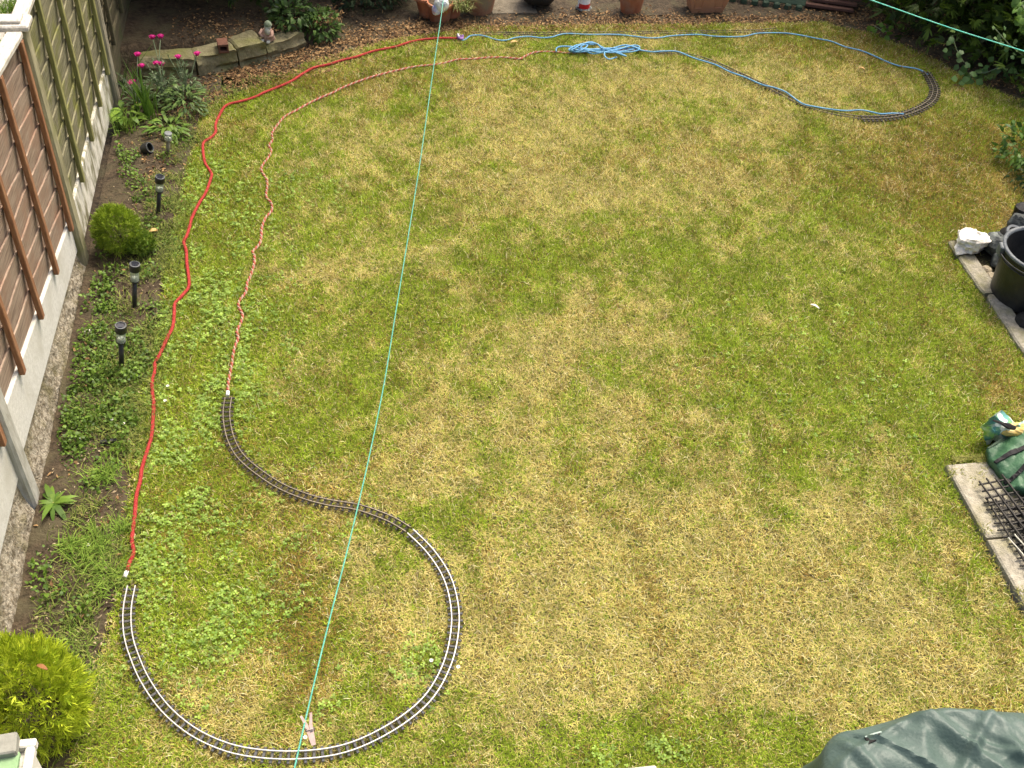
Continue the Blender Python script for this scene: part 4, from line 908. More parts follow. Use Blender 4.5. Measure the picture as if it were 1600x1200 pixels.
def ribbon(path, wid, m, name, lift=.012):
    mb = MB(); vs = []; fs = []
    for k, (s, t) in enumerate(path):
        s2, t2 = path[min(k+1, len(path)-1)]; s1, t1 = path[max(k-1, 0)]; d_ = Vector((s2-s1, t2-t1)).normalized(); nx_, ny_ = -d_.y, d_.x
        for q in (-1, 1): vs.append(bagpt(s+nx_*wid*q, t+ny_*wid*q, lift))
        for q in (1, -1): vs.append(bagpt(s+nx_*wid*q, t+ny_*wid*q, lift-.010))
    n_ = len(path)
    for i in range(n_-1):
        for k in range(4): fs.append((i*4+k, i*4+(k+1) % 4, i*4+4+(k+1) % 4, i*4+4+k))
    mb.add(vs, fs); mb.build(name, m, r_)
ribbon([(i/20, .43-.05*math.sin(i/20*3)) for i in range(21)], .035, M['strap'], 'strap')
ribbon([(i/24*.9, .90-.62*math.sin(i/24*1.9)**1.2*.55) for i in range(25)], .030, M['strap'], 'handle')
ribbon([(i/20, .03) for i in range(21)], .022, M['greenboard'], 'hem', .006)
mb = MB(); q = bagpt(.46, .80, .012); mb.lathe([(0, .004), (.006, .003), (.007, 0)], 10, c=q); mb.build('eyelet', M['strap'], r_)
# printed carrier bag behind it
r_ = empty('carrier_bag', gp(1556, 684), 'crumpled printed carrier bag in white, teal and lime behind the green bag', 'bag')
cor = [gp(1550, 654, .22), gp(1566, 662, .24), gp(1582, 676, .22), gp(1570, 696, .12), gp(1552, 700, .06), gp(1541, 678, .10)]
N = 12; vs = []; fs = []
A0, A1, A2, A3 = gp(1551, 653, .25), gp(1600, 672, .20), gp(1598, 700, .10), gp(1541, 690, .03)
for j in range(N+1):
    for i in range(N+1):
        s, t = i/N, j/N; p = (A0*(1-s)+A1*s)*(1-t)+(A3*(1-s)+A2*s)*t
        z_ = .05*(float(fbm(np.array(s*5+2), np.array(t*5), 2))-.5)*2; p = p+Vector((-.05*math.sin(PI*t)*(1-s), .02*math.sin(9*s+5*t), z_)); vs.append(p-r_.location)
for j in range(N):
    for i in range(N): k = j*(N+1)+i; fs.append((k, k+N+1, k+N+2, k+1))
n0 = len(vs); vs += [v+Vector((.09, .06, -.03)) for v in vs]
fs += [tuple(n0+i for i in f[::-1]) for f in fs]
for i in range(N): fs.append((i, i+1, n0+i+1, n0+i)); fs.append((i*(N+1), n0+i*(N+1), n0+(i+1)*(N+1), (i+1)*(N+1)))
mb = MB(); mb.add(vs, fs); mb.build('sheet', M['pbag'], r_)
mb = MB(); mb.tube([gp(1553, 657, .24)-r_.location, gp(1562, 660, .29)-r_.location, gp(1576, 666, .28)-r_.location, gp(1586, 669, .22)-r_.location], [.010, .016, .018, .012], 6, flat=.5); mb.build('handle', M['strap'], r_)
p = gp(1590, 668, .21); crumple('paper_bag', 'yellowish crumpled bag poking out behind the green bag', (p.x+.02, p.y+.02, .17), (.20, .08, .07), M['yellow'], 8, 'bag')
# black plastic mesh trays
def tray(label, c, sx, sy, rz, z, nx_, ny_, m=None, group='black mesh trays on the slab'):
    r2 = empty('mesh_tray', (c.x, c.y, z), label, 'mesh tray', group, rz=rz)
    mb = MB(); mb.box((0, 0, 0), (.009, sy, .010), bev=.002); ma = mb.mesh('bar', m or M['grid']); mb = MB(); mb.box((0, 0, .0), (sx, .009, .010), bev=.002); mb_ = mb.mesh('bar', m or M['grid'])
    for i in range(nx_): o = link('bar', ma, r2); o.location = (-sx/2+sx*(i+.5)/nx_, random.uniform(-.012, .012), .003)
    for j in range(ny_): o = link('bar', mb_, r2); o.location = (random.uniform(-.015, .015), -sy/2+sy*(j+.5)/ny_, -.006)
    return r2
c = gp(1590, 812, .07); tray('upper black plastic mesh tray with ragged ends', c+Vector((.10, .03, 0)), .42, .52, .13, .10, 8, 11)
c = gp(1598, 845, .06); tray('lower black plastic mesh tray showing through the upper one', c+Vector((.12, .03, 0)), .44, .52, .02, .078, 9, 11)
tray('third black plastic mesh tray flat on the slab', c+Vector((.16, -.05, 0)), .42, .56, -.06, .062, 9, 12)
for (a_, b_, c_, d_, lab) in ((1576, 841, 1606, 875, 'thin pale cane lying on the mesh trays, left one of two'), (1586, 836, 1612, 866, 'thin pale cane lying on the mesh trays, right one of two')):
    mb = MB(); p0, p1 = gp(a_, b_, .118), gp(c_, d_, .118); mb.tube([p0, p0.lerp(p1, .5)+Vector((0, 0, .002)), p1], [.004, .0035, .0035], 6); ball(mb, p0, (.010, .014, .012), 8); tag(mb.build('cane', M['timber']), lab, 'cane', 'canes on the mesh trays')
# tarpaulin-covered heap, bottom right
tc = gp(1500, 1290, .30); r_ = empty('tarpaulin', (tc.x, tc.y, 0), 'crumpled dark green tarpaulin over a heap in the bottom right corner', 'tarpaulin')
OUT = [(1284, 1215), (1287, 1185), (1291, 1162), (1311, 1141), (1345, 1134), (1380, 1125), (1415, 1115), (1450, 1106), (1480, 1104), (1540, 1107), (1600, 1109), (1690, 1118), (1780, 1150), (1800, 1260), (1760, 1400), (1600, 1480), (1400, 1450), (1300, 1360), (1280, 1270)]
TZ = .42
OP = resample([p for p in catmull([gp(a_, b_, TZ*.93) for a_, b_ in OUT+OUT[:1]], .03)], .016)[:-1]
no = len(OP); cen = sum(OP, Vector())/no; R_ = 60; vs = []; fs = []
CR = [(random.uniform(0, PI), random.uniform(-.9, .9), random.uniform(.02, .05), random.uniform(.010, .022)) for _ in range(16)]
for k in range(R_+1):
    q = k/R_
    for i, p in enumerate(OP):
        if k <= 5:                                        # skirt hanging from the edge
            u = k/5; v = Vector((p.x+(p.x-cen.x)*.10*(1-u)**2, p.y+(p.y-cen.y)*.10*(1-u)**2, TZ*.86*u))
            v.x += .012*math.sin(i*.32+u*3)*(1-u); v.y += .012*math.cos(i*.25)*(1-u)
        else:
            u = (k-5)/(R_-5); v = p.lerp(cen, u); v.z = TZ*(.86+.14*min(1, u*4)**.5)
            x_, y_ = v.x, v.y; f1 = abs(float(fbm(np.array(x_*3.2+y_*1.5), np.array(y_*3.2-x_*1.2+4), 2))-.5); f2 = abs(float(vnoise(np.array(x_*8+y_*4), np.array(y_*7+9)))-.5); f3 = abs(float(vnoise(np.array(x_*22-y_*9), np.array(y_*18+x_*12)))-.5)
            cr = sum(a3*max(0, 1-abs((x_-cen.x)*math.cos(t3)+(y_-cen.y)*math.sin(t3)-o3*.6)/w3) for t3, o3, w3, a3 in CR)
            v.z += min(1, u*9)*(.07-.20*f1-.04*f2-.006*f3+cr*1.5)
        vs.append(v-r_.location)
vs.append(Vector((cen.x, cen.y, vs[-1].z+r_.location.z))-r_.location)
for k in range(R_-1):
    for i in range(no): j = (i+1) % no; fs.append((k*no+i, k*no+j, (k+1)*no+j, (k+1)*no+i))
for i in range(no): fs.append(((R_-1)*no+i, (R_-1)*no+(i+1) % no, len(vs)-1))
mb = MB(); mb.add(vs, fs); smooth_by(mb.build('sheet', M['tarp'], r_), 60)
# folded hem with a black patch for the shade inside, laid on the sheet
from mathutils.bvhtree import BVHTree
bv = BVHTree.FromPolygons(vs, fs)
def on_tarp(px, py):
    d = FW*F+(px-800)*RT-(py-600)*UP; h = bv.ray_cast(Vector(CAM)-r_.location, Vector(d).normalized()); return h[0] if h[0] else gp(px, py, .45)-r_.location
q = [on_tarp(*v)+Vector((0, 0, .006)) for v in ((1351, 1153), (1376, 1145), (1369, 1157), (1357, 1163))]
mb = MB(); mb.add(q+[v+Vector((0, 0, -.03)) for v in q], [(0, 3, 2, 1), (4, 5, 6, 7), (0, 1, 5, 4), (1, 2, 6, 5), (2, 3, 7, 6), (3, 0, 4, 7)]); mb.build('fold_shade', M['blackrough'], r_)
mb = MB(); mb.tube([q[0], q[0].lerp(q[1], .5)+Vector((0, 0, .004)), q[1]], .005, 6); mb.build('hem', M['tarphem'], r_)
# pale board at the bottom edge
p0, p1 = gp(970, 1204, .05), gp(1024, 1198, .05); d_ = p1-p0
mb = MB(); mb.box((d_.length/2, -.16, 0), (d_.length, .32, .04), bev=.006); o = mb.build('wooden_board', M['timber']); o.location = (p0.x, p0.y, .05); o.rotation_euler[2] = math.atan2(d_.y, d_.x)
tag(o, 'end of a pale board just showing at the bottom edge', 'board')
# green topped box, bottom left
p = gp(57, 1152, .62); r_ = empty('storage_box', (p.x-.25, p.y-.25, 0), 'green topped box with a white frame in the bottom left corner', 'box')
mb = MB(); mb.box((0, 0, .29), (.46, .46, .58), bev=.006); mb.build('body', M['whitewood'], r_)
mb = MB()
for (cx, cy, dx, dy) in ((0, .2325, .50, .035), (0, -.2325, .50, .035), (.2325, 0, .035, .43), (-.2325, 0, .035, .43)): mb.box((cx, cy, .60), (dx, dy, .04), bev=.006)
mb.build('frame', M['whitewood'], r_)
mb = MB(); mb.box((-.02, -.03, .628), (.45, .44, .03), bev=.006); mb.build('lid', M['felt'], r_)
mb = MB(); mb.box((.13, .205, .652), (.135, .085, .05), Matrix.Rotation(.08, 3, 'Z'), bev=.006); mb.build('hinge_block', M['grey'], r_)

# ------------------------------------------------------------------ plants
# yellow-green conifer, bottom left
c = gp(62, 1110, .1)
P, d = crown_points(5200, (c.x-.03, c.y-.01, .20), (.26, .23, .38), .02, 3, .62)
veg('dwarf_conifer', (c.x, c.y, 0), 'bushy yellow green conifer in the bottom left corner', 'conifer', sprays(P, d, .052, 5, (.22, .32, .015), (.56, .64, .045), .11, .7, .8), 'dwarf conifers in the left bed', ((.0, 0, .4), .03, 8, .2))
# ball conifer near the lamps
c = gp(192, 392)
P, d = crown_points(2700, (c.x-.01, c.y, .17), (.15, .135, .185), .03, 8, .6); P2, d2 = crown_points(700, (c.x+.13, c.y-.05, .10), (.09, .08, .08), .02, 5, .6)
veg('dwarf_conifer', (c.x, c.y, 0), 'round green ball conifer between the fence post and solar lights', 'conifer', cat([sprays(P, d, .036, 5, (.12, .20, .015), (.36, .47, .045), .13, .7, .7), sprays(P2, d2, .028, 6, (.07, .14, .012), (.24, .34, .04), .18, .8, .3)]), 'dwarf conifers in the left bed', ((0, 0, .2), .018, 6, .1))
# dock / dandelion rosette
c = gp(86, 792); parts = []
for k in range(24):
    a_ = k*2.4+random.uniform(-.2, .2); L_ = random.uniform(.06, .145); nn = 1
    D = np.array([[math.cos(a_), math.sin(a_), random.uniform(.15, .5)]]); parts.append(leaf_batch(np.array([[c.x, c.y, .03]]), D, np.array([[0, 0, 1.]]), np.array([L_]), np.array([L_*.24]), tintmix(1, (.06, .13, .015), (.15, .25, .03)), .14, random.uniform(.2, .6)))
veg('rosette_weed', (c.x, c.y, .0), 'broad leaved rosette weed at the foot of the pale post', 'weed', cat(parts), part='leaves')
# bed ground cover
def clumps(L):
    parts = []
    for (px, py, r0_, n_, sz, c1, c2, hh) in L:
        c = gp(px, py); a_ = RNG.uniform(0, 2*PI, n_); q = r0_*np.sqrt(RNG.random(n_)); P = np.stack([c.x+q*np.cos(a_), c.y+q*np.sin(a_)*1.1, .01+hh*RNG.random(n_)*(1-.6*(q/r0_)**2)], 1)
        P = P[P[:, 0] > FX+.04]; m_ = len(P)
        parts.append(leafy(P, rdir(m_, .5), sz, .62, c1, c2, 1.2, .25))
    return cat(parts)
g1, g2 = (.05, .10, .012), (.15, .25, .03)
L = []
for k in range(85):
    py = random.choice([random.uniform(430, 720), random.uniform(430, 720), random.uniform(250, 900), random.uniform(540, 680)]); ee = gp(0, py); y_ = gp(140, py).y
    x0, x1 = FX+.08, float(lawn_left(y_))-.02; x_ = x0+(x1-x0)*random.random()**1.25
    v = np.array([x_, y_, 0])-CAM; dep = v@FW; pxx = 800+F*(v@RT)/dep; pyy = 600-F*(v@UP)/dep
    if 735 < pyy < 830 and pxx < 190: continue
    L.append((pxx, pyy, random.uniform(.03, .10), random.randint(20, 75), random.uniform(.015, .028), g1, g2, random.uniform(.03, .09)))
for (a_, b_) in ((215, 290), (200, 275), (230, 400), (235, 430), (170, 730), (150, 760), (190, 700), (60, 900), (80, 930), (120, 960), (180, 240), (205, 250), (270, 215), (285, 225), (120, 700), (100, 665), (105, 640), (130, 600), (120, 560), (150, 590), (160, 610), (140, 480), (160, 450), (150, 520), (180, 430), (200, 600), (215, 590), (205, 545), (165, 655), (190, 640), (160, 395), (220, 380), (235, 310), (240, 355)): L.append((a_, b_, .075, 60, .026, g1, (.16, .27, .03), .09))
V, T, Cc = clumps(L); tag(link('ground_cover', np_mesh('ground_cover', V, T, Cc, M['leaf'])), 'leafy green weeds covering the left bed beside the fence', 'weeds', kind='stuff')
# grassy weeds in the bed
n = 25000; y = RNG.uniform(2.3, 8.3, n); e_ = lawn_left(y); x = e_+.06-np.abs(RNG.normal(0, .24, n)); dn = np.clip((fbm(x*5+4, y*5+8, 3)-.36)*3.2, 0, 1)*np.where(y > 7.3, .6, 1)
ok = (RNG.random(n) < dn) & (x > FX+.08); x, y = x[ok], y[ok]; n = len(x)
V, T = blades(n, x, y, np.full(n, .008), RNG.uniform(.03, .085, n), RNG.uniform(.003, .006, n), RNG.uniform(.2, 1.2, n), RNG.uniform(0, 2*PI, n), 0, .6)
tag(link('bed_grass', np_mesh('bed_grass', V, T, np.repeat(tintmix(n, (.06, .105, .014), (.24, .26, .07)), 5, 0), M['grass'])), 'coarse grass invading the edge of the left bed', 'grass', kind='stuff')
# long coarse tufts by the end of the red rope
parts = []
for (px, py, r0_, n_, L_) in ((150, 880, .10, 130, .14), (175, 905, .07, 90, .13), (165, 750, .07, 130, .14), (150, 850, .08, 120, .14), (110, 860, .06, 80, .12), (190, 830, .06, 90, .11), (160, 930, .06, 60, .1), (110, 1010, .1, 90, .09), (150, 1060, .1, 90, .08)):
    c = gp(px, py); x = c.x+RNG.normal(0, r0_*.5, n_); y = c.y+RNG.normal(0, r0_*.5, n_)
    V, T = blades(n_, x, y, np.full(n_, .01), RNG.uniform(.5, 1.1, n_)*L_, RNG.uniform(.003, .0055, n_), RNG.uniform(.3, 1.2, n_), RNG.uniform(0, 2*PI, n_), 0, .6); parts.append((V, T, np.repeat(tintmix(n_, (.09, .17, .02), (.21, .31, .05)), 5, 0)))
V, T, Cc = cat(parts); tag(link('coarse_grass', np_mesh('coarse_grass', V, T, Cc, M['grass'])), 'long coarse grass tufts by the end of the red rope', 'grass', kind='stuff')
# magenta campion plants
MAG = mat('magenta_petal', (.42, .006, .13), (.56, .02, .24), .6, 60, 3)
def campion(label, base, blooms, leafn=70, h=.32):
    leafn = int(leafn*.8)
    b = gp(*base); r2 = empty('flowering_plant', b, label, 'flower', 'magenta flowering plants')
    n_ = leafn; a_ = RNG.uniform(0, 2*PI, n_); q = .11*np.sqrt(RNG.random(n_)); P = np.stack([q*np.cos(a_), q*np.sin(a_), RNG.random(n_)*h*.45], 1); D = np.stack([np.cos(a_), np.sin(a_), RNG.uniform(-.1, .9, n_)], 1)
    Ls = RNG.uniform(.03, .075, n_); V, T, Cc = leaf_batch(P, D, np.tile([0, 0, 1.], (n_, 1)), Ls, Ls*.32, tintmix(n_, (.05, .095, .03), (.14, .20, .09)), .12, .25)
    link('leaves', np_mesh('leaves', V, T, Cc, M['leaf']), r2)
    for k in range(9):
        a_ = random.uniform(0, 6.28); q = random.uniform(.03, .13); hz = random.uniform(.14, .34); tpp = Vector((q*math.cos(a_), q*math.sin(a_), hz)); ss = catmull([tpp*.15, Vector((tpp.x*.4, tpp.y*.5, hz*.55)), tpp], .03)
        MB().tube(ss, .0026, 4).build('stem', STEM, r2); P = np.array([list(p) for p in ss[1:] for _ in range(2)]); m_ = len(P); Ls = RNG.uniform(.015, .04, m_)
        V, T, Cc = leaf_batch(P, rdir(m_, .3), rdir(m_, 1.), Ls, Ls*.3, tintmix(m_, (.08, .13, .05), (.19, .25, .13)), .1, .2); link('stem_leaves', np_mesh('stem_leaves', V, T, Cc, M['leaf']), r2)
    for (fx, fy, z) in blooms:
        t = gp(fx, fy, z)-b; mid = Vector((t.x*.45+random.uniform(-.02, .02), t.y*.45, t.z*.55))
        MB().tube(catmull([Vector((t.x*.12, t.y*.12, 0)), mid, t], .04), .0035, 5).build('stem', STEM, r2)
        mb = MB()
        for k in range(6):
            an = k*2*PI/6+random.uniform(-.2, .2); c_, s_ = math.cos(an), math.sin(an)
            mb.add([t+Vector(v) for v in ((0, 0, -.008), (c_*.018-s_*.016, s_*.018+c_*.016, .012), (c_*.030, s_*.030, .006), (c_*.018+s_*.016, s_*.018-c_*.016, .012))], [(0, 1, 2, 3)])
        ball(mb, t+Vector((0, 0, .002)), (.044, .044, .036), 8, bump=.12); mb.build('bloom', MAG, r2)
STEM = mat('stem', (.13, .18, .10), (.22, .27, .16), .7, 30, 4)
campion('magenta flowering plant with tall stems, furthest up in the bed', (255, 150), [(238, 58, .30), (251, 57, .32)], 80)
campion('magenta flowering plant leaning against the fence side, leftmost blooms', (222, 170), [(215, 85, .34), (221, 103, .28), (205, 130, .18), (207, 128, .17)], 80)
campion('magenta flowering plant with two touching blooms beside the blade leaves', (258, 160), [(244, 99, .27), (252, 100, .26)], 90)
campion('magenta flowering plant nearest the stones, blooms against the mossy stone', (292, 150), [(278, 89, .26), (308, 84, .28)], 130)
# leafy perennial mass below flowers
def perennial(label, px, py, n_, r0_, L_, asp, hh, c1, c2, name='leafy_plant', group=None, up=.6):
    c = gp(px, py); a_ = RNG.uniform(0, 2*PI, n_); q = r0_*np.sqrt(RNG.random(n_)); P = np.stack([c.x+q*np.cos(a_), c.y+q*np.sin(a_), .02+hh*RNG.random(n_)*(1-.5*(q/r0_))], 1)
    P[:, 0] = np.maximum(P[:, 0], FX+.05); D = np.stack([np.cos(a_), np.sin(a_), RNG.uniform(-.2, up, n_)], 1); Ls = L_*RNG.uniform(.6, 1.2, n_)
    return veg(name, (c.x, c.y, 0), label, 'plant', leaf_batch(P, D, np.tile([0, 0, 1.], (n_, 1)), Ls, Ls*asp, tintmix(n_, c1, c2), .12, .35), group, part='leaves')
perennial('leafy green plant with drooping leaves right of the blade leaved plant', 292, 176, 200, .16, .062, .30, .22, (.04, .085, .02), (.13, .20, .05))
perennial('broad leaved plant at the foot of the old grey post', 195, 188, 40, .10, .10, .45, .10, (.09, .18, .02), (.20, .32, .04))
perennial('low leafy plant above the headless solar light', 265, 208, 60, .12, .085, .32, .10, (.07, .14, .02), (.16, .26, .04))
def strap_plant(label, px, py, n_, L_, wid, c1, c2, spread=.5, r0_=.04):
    c = gp(px, py); x = c.x+RNG.normal(0, r0_, n_); y = c.y+RNG.normal(0, r0_, n_)
    V, T = blades(n_, x, y, np.full(n_, .0), RNG.uniform(.6, 1.1, n_)*L_, np.full(n_, wid), RNG.uniform(.03, spread, n_), RNG.uniform(0, 2*PI, n_), 0, .35)
    veg('strap_leaved_plant', (c.x, c.y, 0), label, 'plant', (V, T, np.repeat(tintmix(n_, c1, c2), 5, 0)), part='leaves')
strap_plant('tall upright blade leaved plant amid the magenta flowers', 234, 182, 46, .42, .014, (.05, .12, .015), (.12, .22, .03), .28)
strap_plant('arching grassy tuft in front of the mottled gravel board', 196, 205, 60, .22, .009, (.09, .17, .02), (.22, .32, .05), 1.0)
strap_plant('long leaf blades leaning across the old fence post', 200, 150, 10, .45, .013, (.05, .11, .02), (.10, .18, .03), .8)
# shrubs at back left
def shrub(name, label, c, r, n_, L_, asp, c1, c2, zmin, kind='leaf', each=5, tr=None, seed=1, group=None, shell=.5, categ='shrub', wid=.25):
    P, d = crown_points(n_, c, r, zmin, seed, shell)
    data = leafy(P, d, L_, asp, c1, c2) if kind == 'leaf' else sprays(P, d, L_, each, c1, c2, wid, .9, .1)
    return veg(name, (c[0], c[1], 0.0), label, categ, data, group, tr)
dk1, dk2 = (.018, .035, .010), (.07, .125, .02)
shrub('conifer_tree', 'dark conifer overhanging the bed in the top left corner', (-.75, 10.05, .85), (1.35, 1.08, .95), 6500, .10, .5, dk1, (.09, .16, .02), .24, 'spray', 6, ((0, 0, 2.2), .07, 10, .8), 2, 'trees and hedge round the lawn', categ='conifer')
shrub('conifer_tree', 'tall dark conifer in the shaded corner behind the fence post', (-.9, 10.6, 2.3), (1.3, 1.5, 1.7), 3600, .14, .5, dk1, dk2, 1.1, 'spray', 5, ((0, 0, 3.4), .08, 10, .8), 4, 'trees and hedge round the lawn', categ='conifer')
c = gp(585, 25); shrub('evergreen_shrub', 'dark small leaved shrub left of the lobed planter', (c.x, c.y+.28, .30), (.52, .38, .36), 2600, .05, .5, (.02, .04, .02), (.08, .12, .05), .03, 'leaf', 5, ((0, 0, .4), .03, 8, .3), 6)
c = gp(500, 62); shrub('evergreen_shrub', 'low green plant growing over the end of the edging stones', (c.x, c.y+.03, .10), (.17, .15, .17), 520, .055, .42, (.05, .10, .02), (.12, .21, .04), .02, 'leaf', 5, None, 7)
c = gp(452, 42, .15); shrub('evergreen_shrub', 'dark low plant right of the garden ornament', (c.x+.02, c.y+.05, .24), (.20, .16, .12), 420, .06, .42, (.03, .06, .02), (.08, .15, .03), .12, 'leaf', 5, None, 9)
c = gp(602, 12); shrub('evergreen_shrub', 'bright green leafy plant beside the lobed planter', (c.x, c.y+.02, .22), (.13, .11, .10), 240, .06, .5, (.08, .18, .02), (.18, .34, .04), .05, 'leaf', 5, ((0, 0, .2), .012, 4, .08), 10)
# hedge at right
HG = 'trees and hedge round the lawn'
shrub('conifer_tree', 'dark conifer hedge tree in the top right, left of the ivy', (6.35, 9.5, .5), (1.5, 1.5, 1.5), 9500, .13, .5, (.02, .042, .010), (.11, .18, .02), .03, 'spray', 6, ((0, 0, 1.9), .08, 10, .8), 12, HG, .3, 'conifer', .2)
shrub('conifer_tree', 'dark conifer hedge tree at the right edge above the far loop', (7.15, 8.45, .5), (1.5, 1.45, 1.5), 8000, .13, .5, (.02, .042, .010), (.10, .17, .02), .03, 'spray', 6, ((0, 0, 2.0), .08, 10, .8), 14, HG, .3, 'conifer', .2)
shrub('conifer_tree', 'tall dark conifer shading the back right corner', (5.6, 11.3, 1.9), (1.4, 1.1, 2.1), 3400, .14, .5, (.014, .030, .008), (.06, .10, .016), .3, 'spray', 6, ((0, 0, 3.2), .1, 10, .9), 15, HG, .55, 'conifer', .2)
# ivy sprigs in front of the hedge
def sprig(label, pts, L_, c1, c2, per=3):
    P = catmull([gp(*p) for p in pts], .05); c0 = P[0].copy(); r2 = empty('ivy_sprig', (c0.x, c0.y, 0), label, 'ivy', 'ivy sprigs at the hedge')
    MB().tube([p-r2.location for p in P], .004, 5).build('stem', STEM, r2)
    Q = np.array([list(p) for p in P for _ in range(per)])+RNG.normal(0, .03, (len(P)*per, 3)); m_ = len(Q); Q = Q-np.array(r2.location); view = np.array([-.15, -.7, .7])
    Ls = L_*RNG.uniform(.65, 1.2, m_); V, T, Cc = leaf_batch(Q, rdir(m_)+np.array([0, -.2, -.3]), view+.45*RNG.normal(size=(m_, 3)), Ls, Ls*.85, tintmix(m_, c1, c2), .08, .15)
    link('leaves', np_mesh('leaves', V, T, Cc, M['leaf']), r2)
iv1, iv2 = (.06, .12, .04), (.18, .28, .10)
sprig('ivy sprig with pale round leaves hanging in the middle of the hedge', [(1488, 56, .5), (1492, 70, .4), (1498, 85, .3), (1506, 97, .2)], .058, iv1, iv2, 2)
sprig('ivy trailing on the ground below the hedge', [(1500, 128, .05), (1520, 117, .08), (1545, 112, .1), (1565, 105, .15), (1590, 115, .12), (1620, 120, .1)], .065, (.05, .12, .03), (.15, .26, .08), 4)
sprig('leafy climber at the top right corner', [(1590, 0, 1.3), (1600, 15, 1.2), (1605, 35, 1.0), (1612, 60, .9)], .055, (.05, .12, .02), (.15, .27, .05), 8)
sprig('ivy sprig at the right edge just under the bright green line', [(1555, 45, .7), (1568, 60, .6), (1580, 72, .5), (1600, 88, .4)], .05, iv1, iv2, 2)
sprig('small broad leaved weed at the left foot of the hedge', [(1366, 40, .08), (1376, 46, .08), (1388, 50, .06)], .06, (.07, .15, .02), (.16, .28, .04), 3)
# shrub at right edge
c = gp(1580, 262); shrub('evergreen_shrub', 'dark leafy shrub spreading in from the right edge', (c.x+.20, c.y+.02, .14), (.36, .34, .24), 620, .06, .45, (.04, .09, .015), (.13, .24, .035), .01, 'leaf', 5, ((0, 0, .3), .02, 8, .3), 16)
c = gp(1590, 310); shrub('evergreen_shrub', 'low dark plant at the right edge in front of the shrub', (c.x+.24, c.y+.1, .08), (.28, .22, .14), 300, .05, .45, (.015, .035, .01), (.06, .11, .025), .01, 'leaf', 5, None, 17)

# ------------------------------------------------------------------ litter
def litter(name, label, regions, c1, c2, s0, s1, z=.012):
    parts = []
    for (px, py, rx, ry, n_) in regions:
        c = gp(px, py); x = c.x+RNG.normal(0, rx, n_); y = c.y+RNG.normal(0, ry, n_); zz = z+RNG.uniform(0, .015, n_)
        inb = (x > -1.3) & (x < .1) & (y > 8.45+.30*(x+1.5)); zz = zz+.16*inb; k_ = x > FX+.03; x, y, zz = x[k_], y[k_], zz[k_]
        P = np.stack([x, y, zz], 1); D = rdir(len(x)); D[:, 2] *= .25; Ls = RNG.uniform(s0, s1, len(x)); parts.append(leaf_batch(P, D, np.tile([0, 0, 1.], (len(x), 1))+.5*RNG.normal(size=(len(x), 3)), Ls, Ls*RNG.uniform(.2, .55, len(x)), tintmix(len(x), c1, c2), .2, RNG.uniform(-.1, .4)))
    V, T, Cc = cat(parts); tag(link(name, np_mesh(name, V, T, Cc, M['litter'])), label, 'leaf litter', kind='stuff')
litter('dead_leaves', 'dry brown fallen leaves along the back edge and bed', [(340, 150, .12, .08, 250), (390, 132, .18, .06, 350), (440, 115, .2, .06, 350), (500, 88, .25, .06, 350), (600, 66, .4, .05, 350), (760, 47, .5, .04, 250), (1000, 44, .8, .04, 300), (1500, 250, .5, .4, 90), (400, 118, .25, .07, 800), (460, 95, .3, .08, 800), (540, 70, .35, .12, 900), (620, 55, .4, .12, 1100), (690, 45, .25, .1, 700), (740, 42, .4, .07, 350), (850, 40, .5, .06, 500), (960, 30, .5, .1, 900), (1050, 35, .5, .06, 600), (1120, 34, .4, .05, 350), (1230, 33, .5, .06, 600), (1330, 25, .4, .15, 900), (1390, 50, .3, .25, 350), (1440, 90, .25, .2, 200), (1500, 120, .35, .12, 200), (320, 70, .3, .15, 500), (300, 170, .12, .12, 250), (240, 260, .12, .3, 250), (1560, 135, .3, .1, 120), (160, 800, .12, .4, 120), (130, 560, .15, .5, 120)], (.08, .04, .02), (.35, .22, .10), .014, .040)
litter('straw_bits', 'small pale scraps of straw lying on the bed soil', [(200, 640, .18, .5, 220), (170, 780, .18, .4, 260), (100, 900, .18, .3, 220), (230, 450, .12, .6, 200), (250, 300, .14, .4, 200), (700, 50, 1., .1, 200), (1100, 40, 1., .08, 260), (150, 1000, .15, .2, 150)], (.22, .16, .09), (.46, .38, .24), .006, .022)
# little clods and stones on the soil
mbs = MB()
for k in range(420):
    y_ = random.uniform(2.4, 8.3); x_ = random.uniform(FX+.06, float(lawn_left(y_))-.04); s_ = random.uniform(.006, .022); ball(mbs, (x_, y_, .012), (s_*1.3, s_, s_*.8), 6, bump=.25)
tag(mbs.build('soil_crumbs', M['soil']), 'small crumbs and pebbles on the bed soil', 'soil', kind='stuff')
# scattered individual bits
def flake(name, label, px, py, L_, wd, m, rz, categ, group=None, z=.05):
    p = gp(px, py, z); mb = MB(); vs = []; N = 6
    for i in range(N+1):
        t = i/N; w_ = wd*math.sin(PI*(.08+.84*t))**.8/2; zz = .010*math.sin(PI*t)
        for s in (-1, 1): vs.append((L_*(t-.5), s*w_, zz+.003*abs(s)))
        for s in (1, -1): vs.append((L_*(t-.5), s*w_*.9, zz-.002))
    fs = [(i*4+k, i*4+(k+1) % 4, i*4+4+(k+1) % 4, i*4+4+k) for i in range(N) for k in range(4)]+[(3, 2, 1, 0), (N*4, N*4+1, N*4+2, N*4+3)]
    mb.add(vs, fs); o = mb.build(name, m); o.location = p; o.rotation_euler[2] = rz; tag(o, label, categ, group)
PALE = mat('pale_dry_leaf', (.62, .56, .42), (.75, .70, .58), .8, 40, 4); TAN = mat('tan_dry_leaf', (.45, .28, .10), (.56, .38, .16), .8, 40, 4); BRNL = mat('brown_dry_leaf', (.20, .085, .03), (.28, .13, .05), .8, 40, 4)
flake('fallen_leaf', 'curved pale fallen leaf on the right part of the lawn', 1273, 479, .065, .018, PALE, -.8, 'leaf', 'single leaves on the lawn')
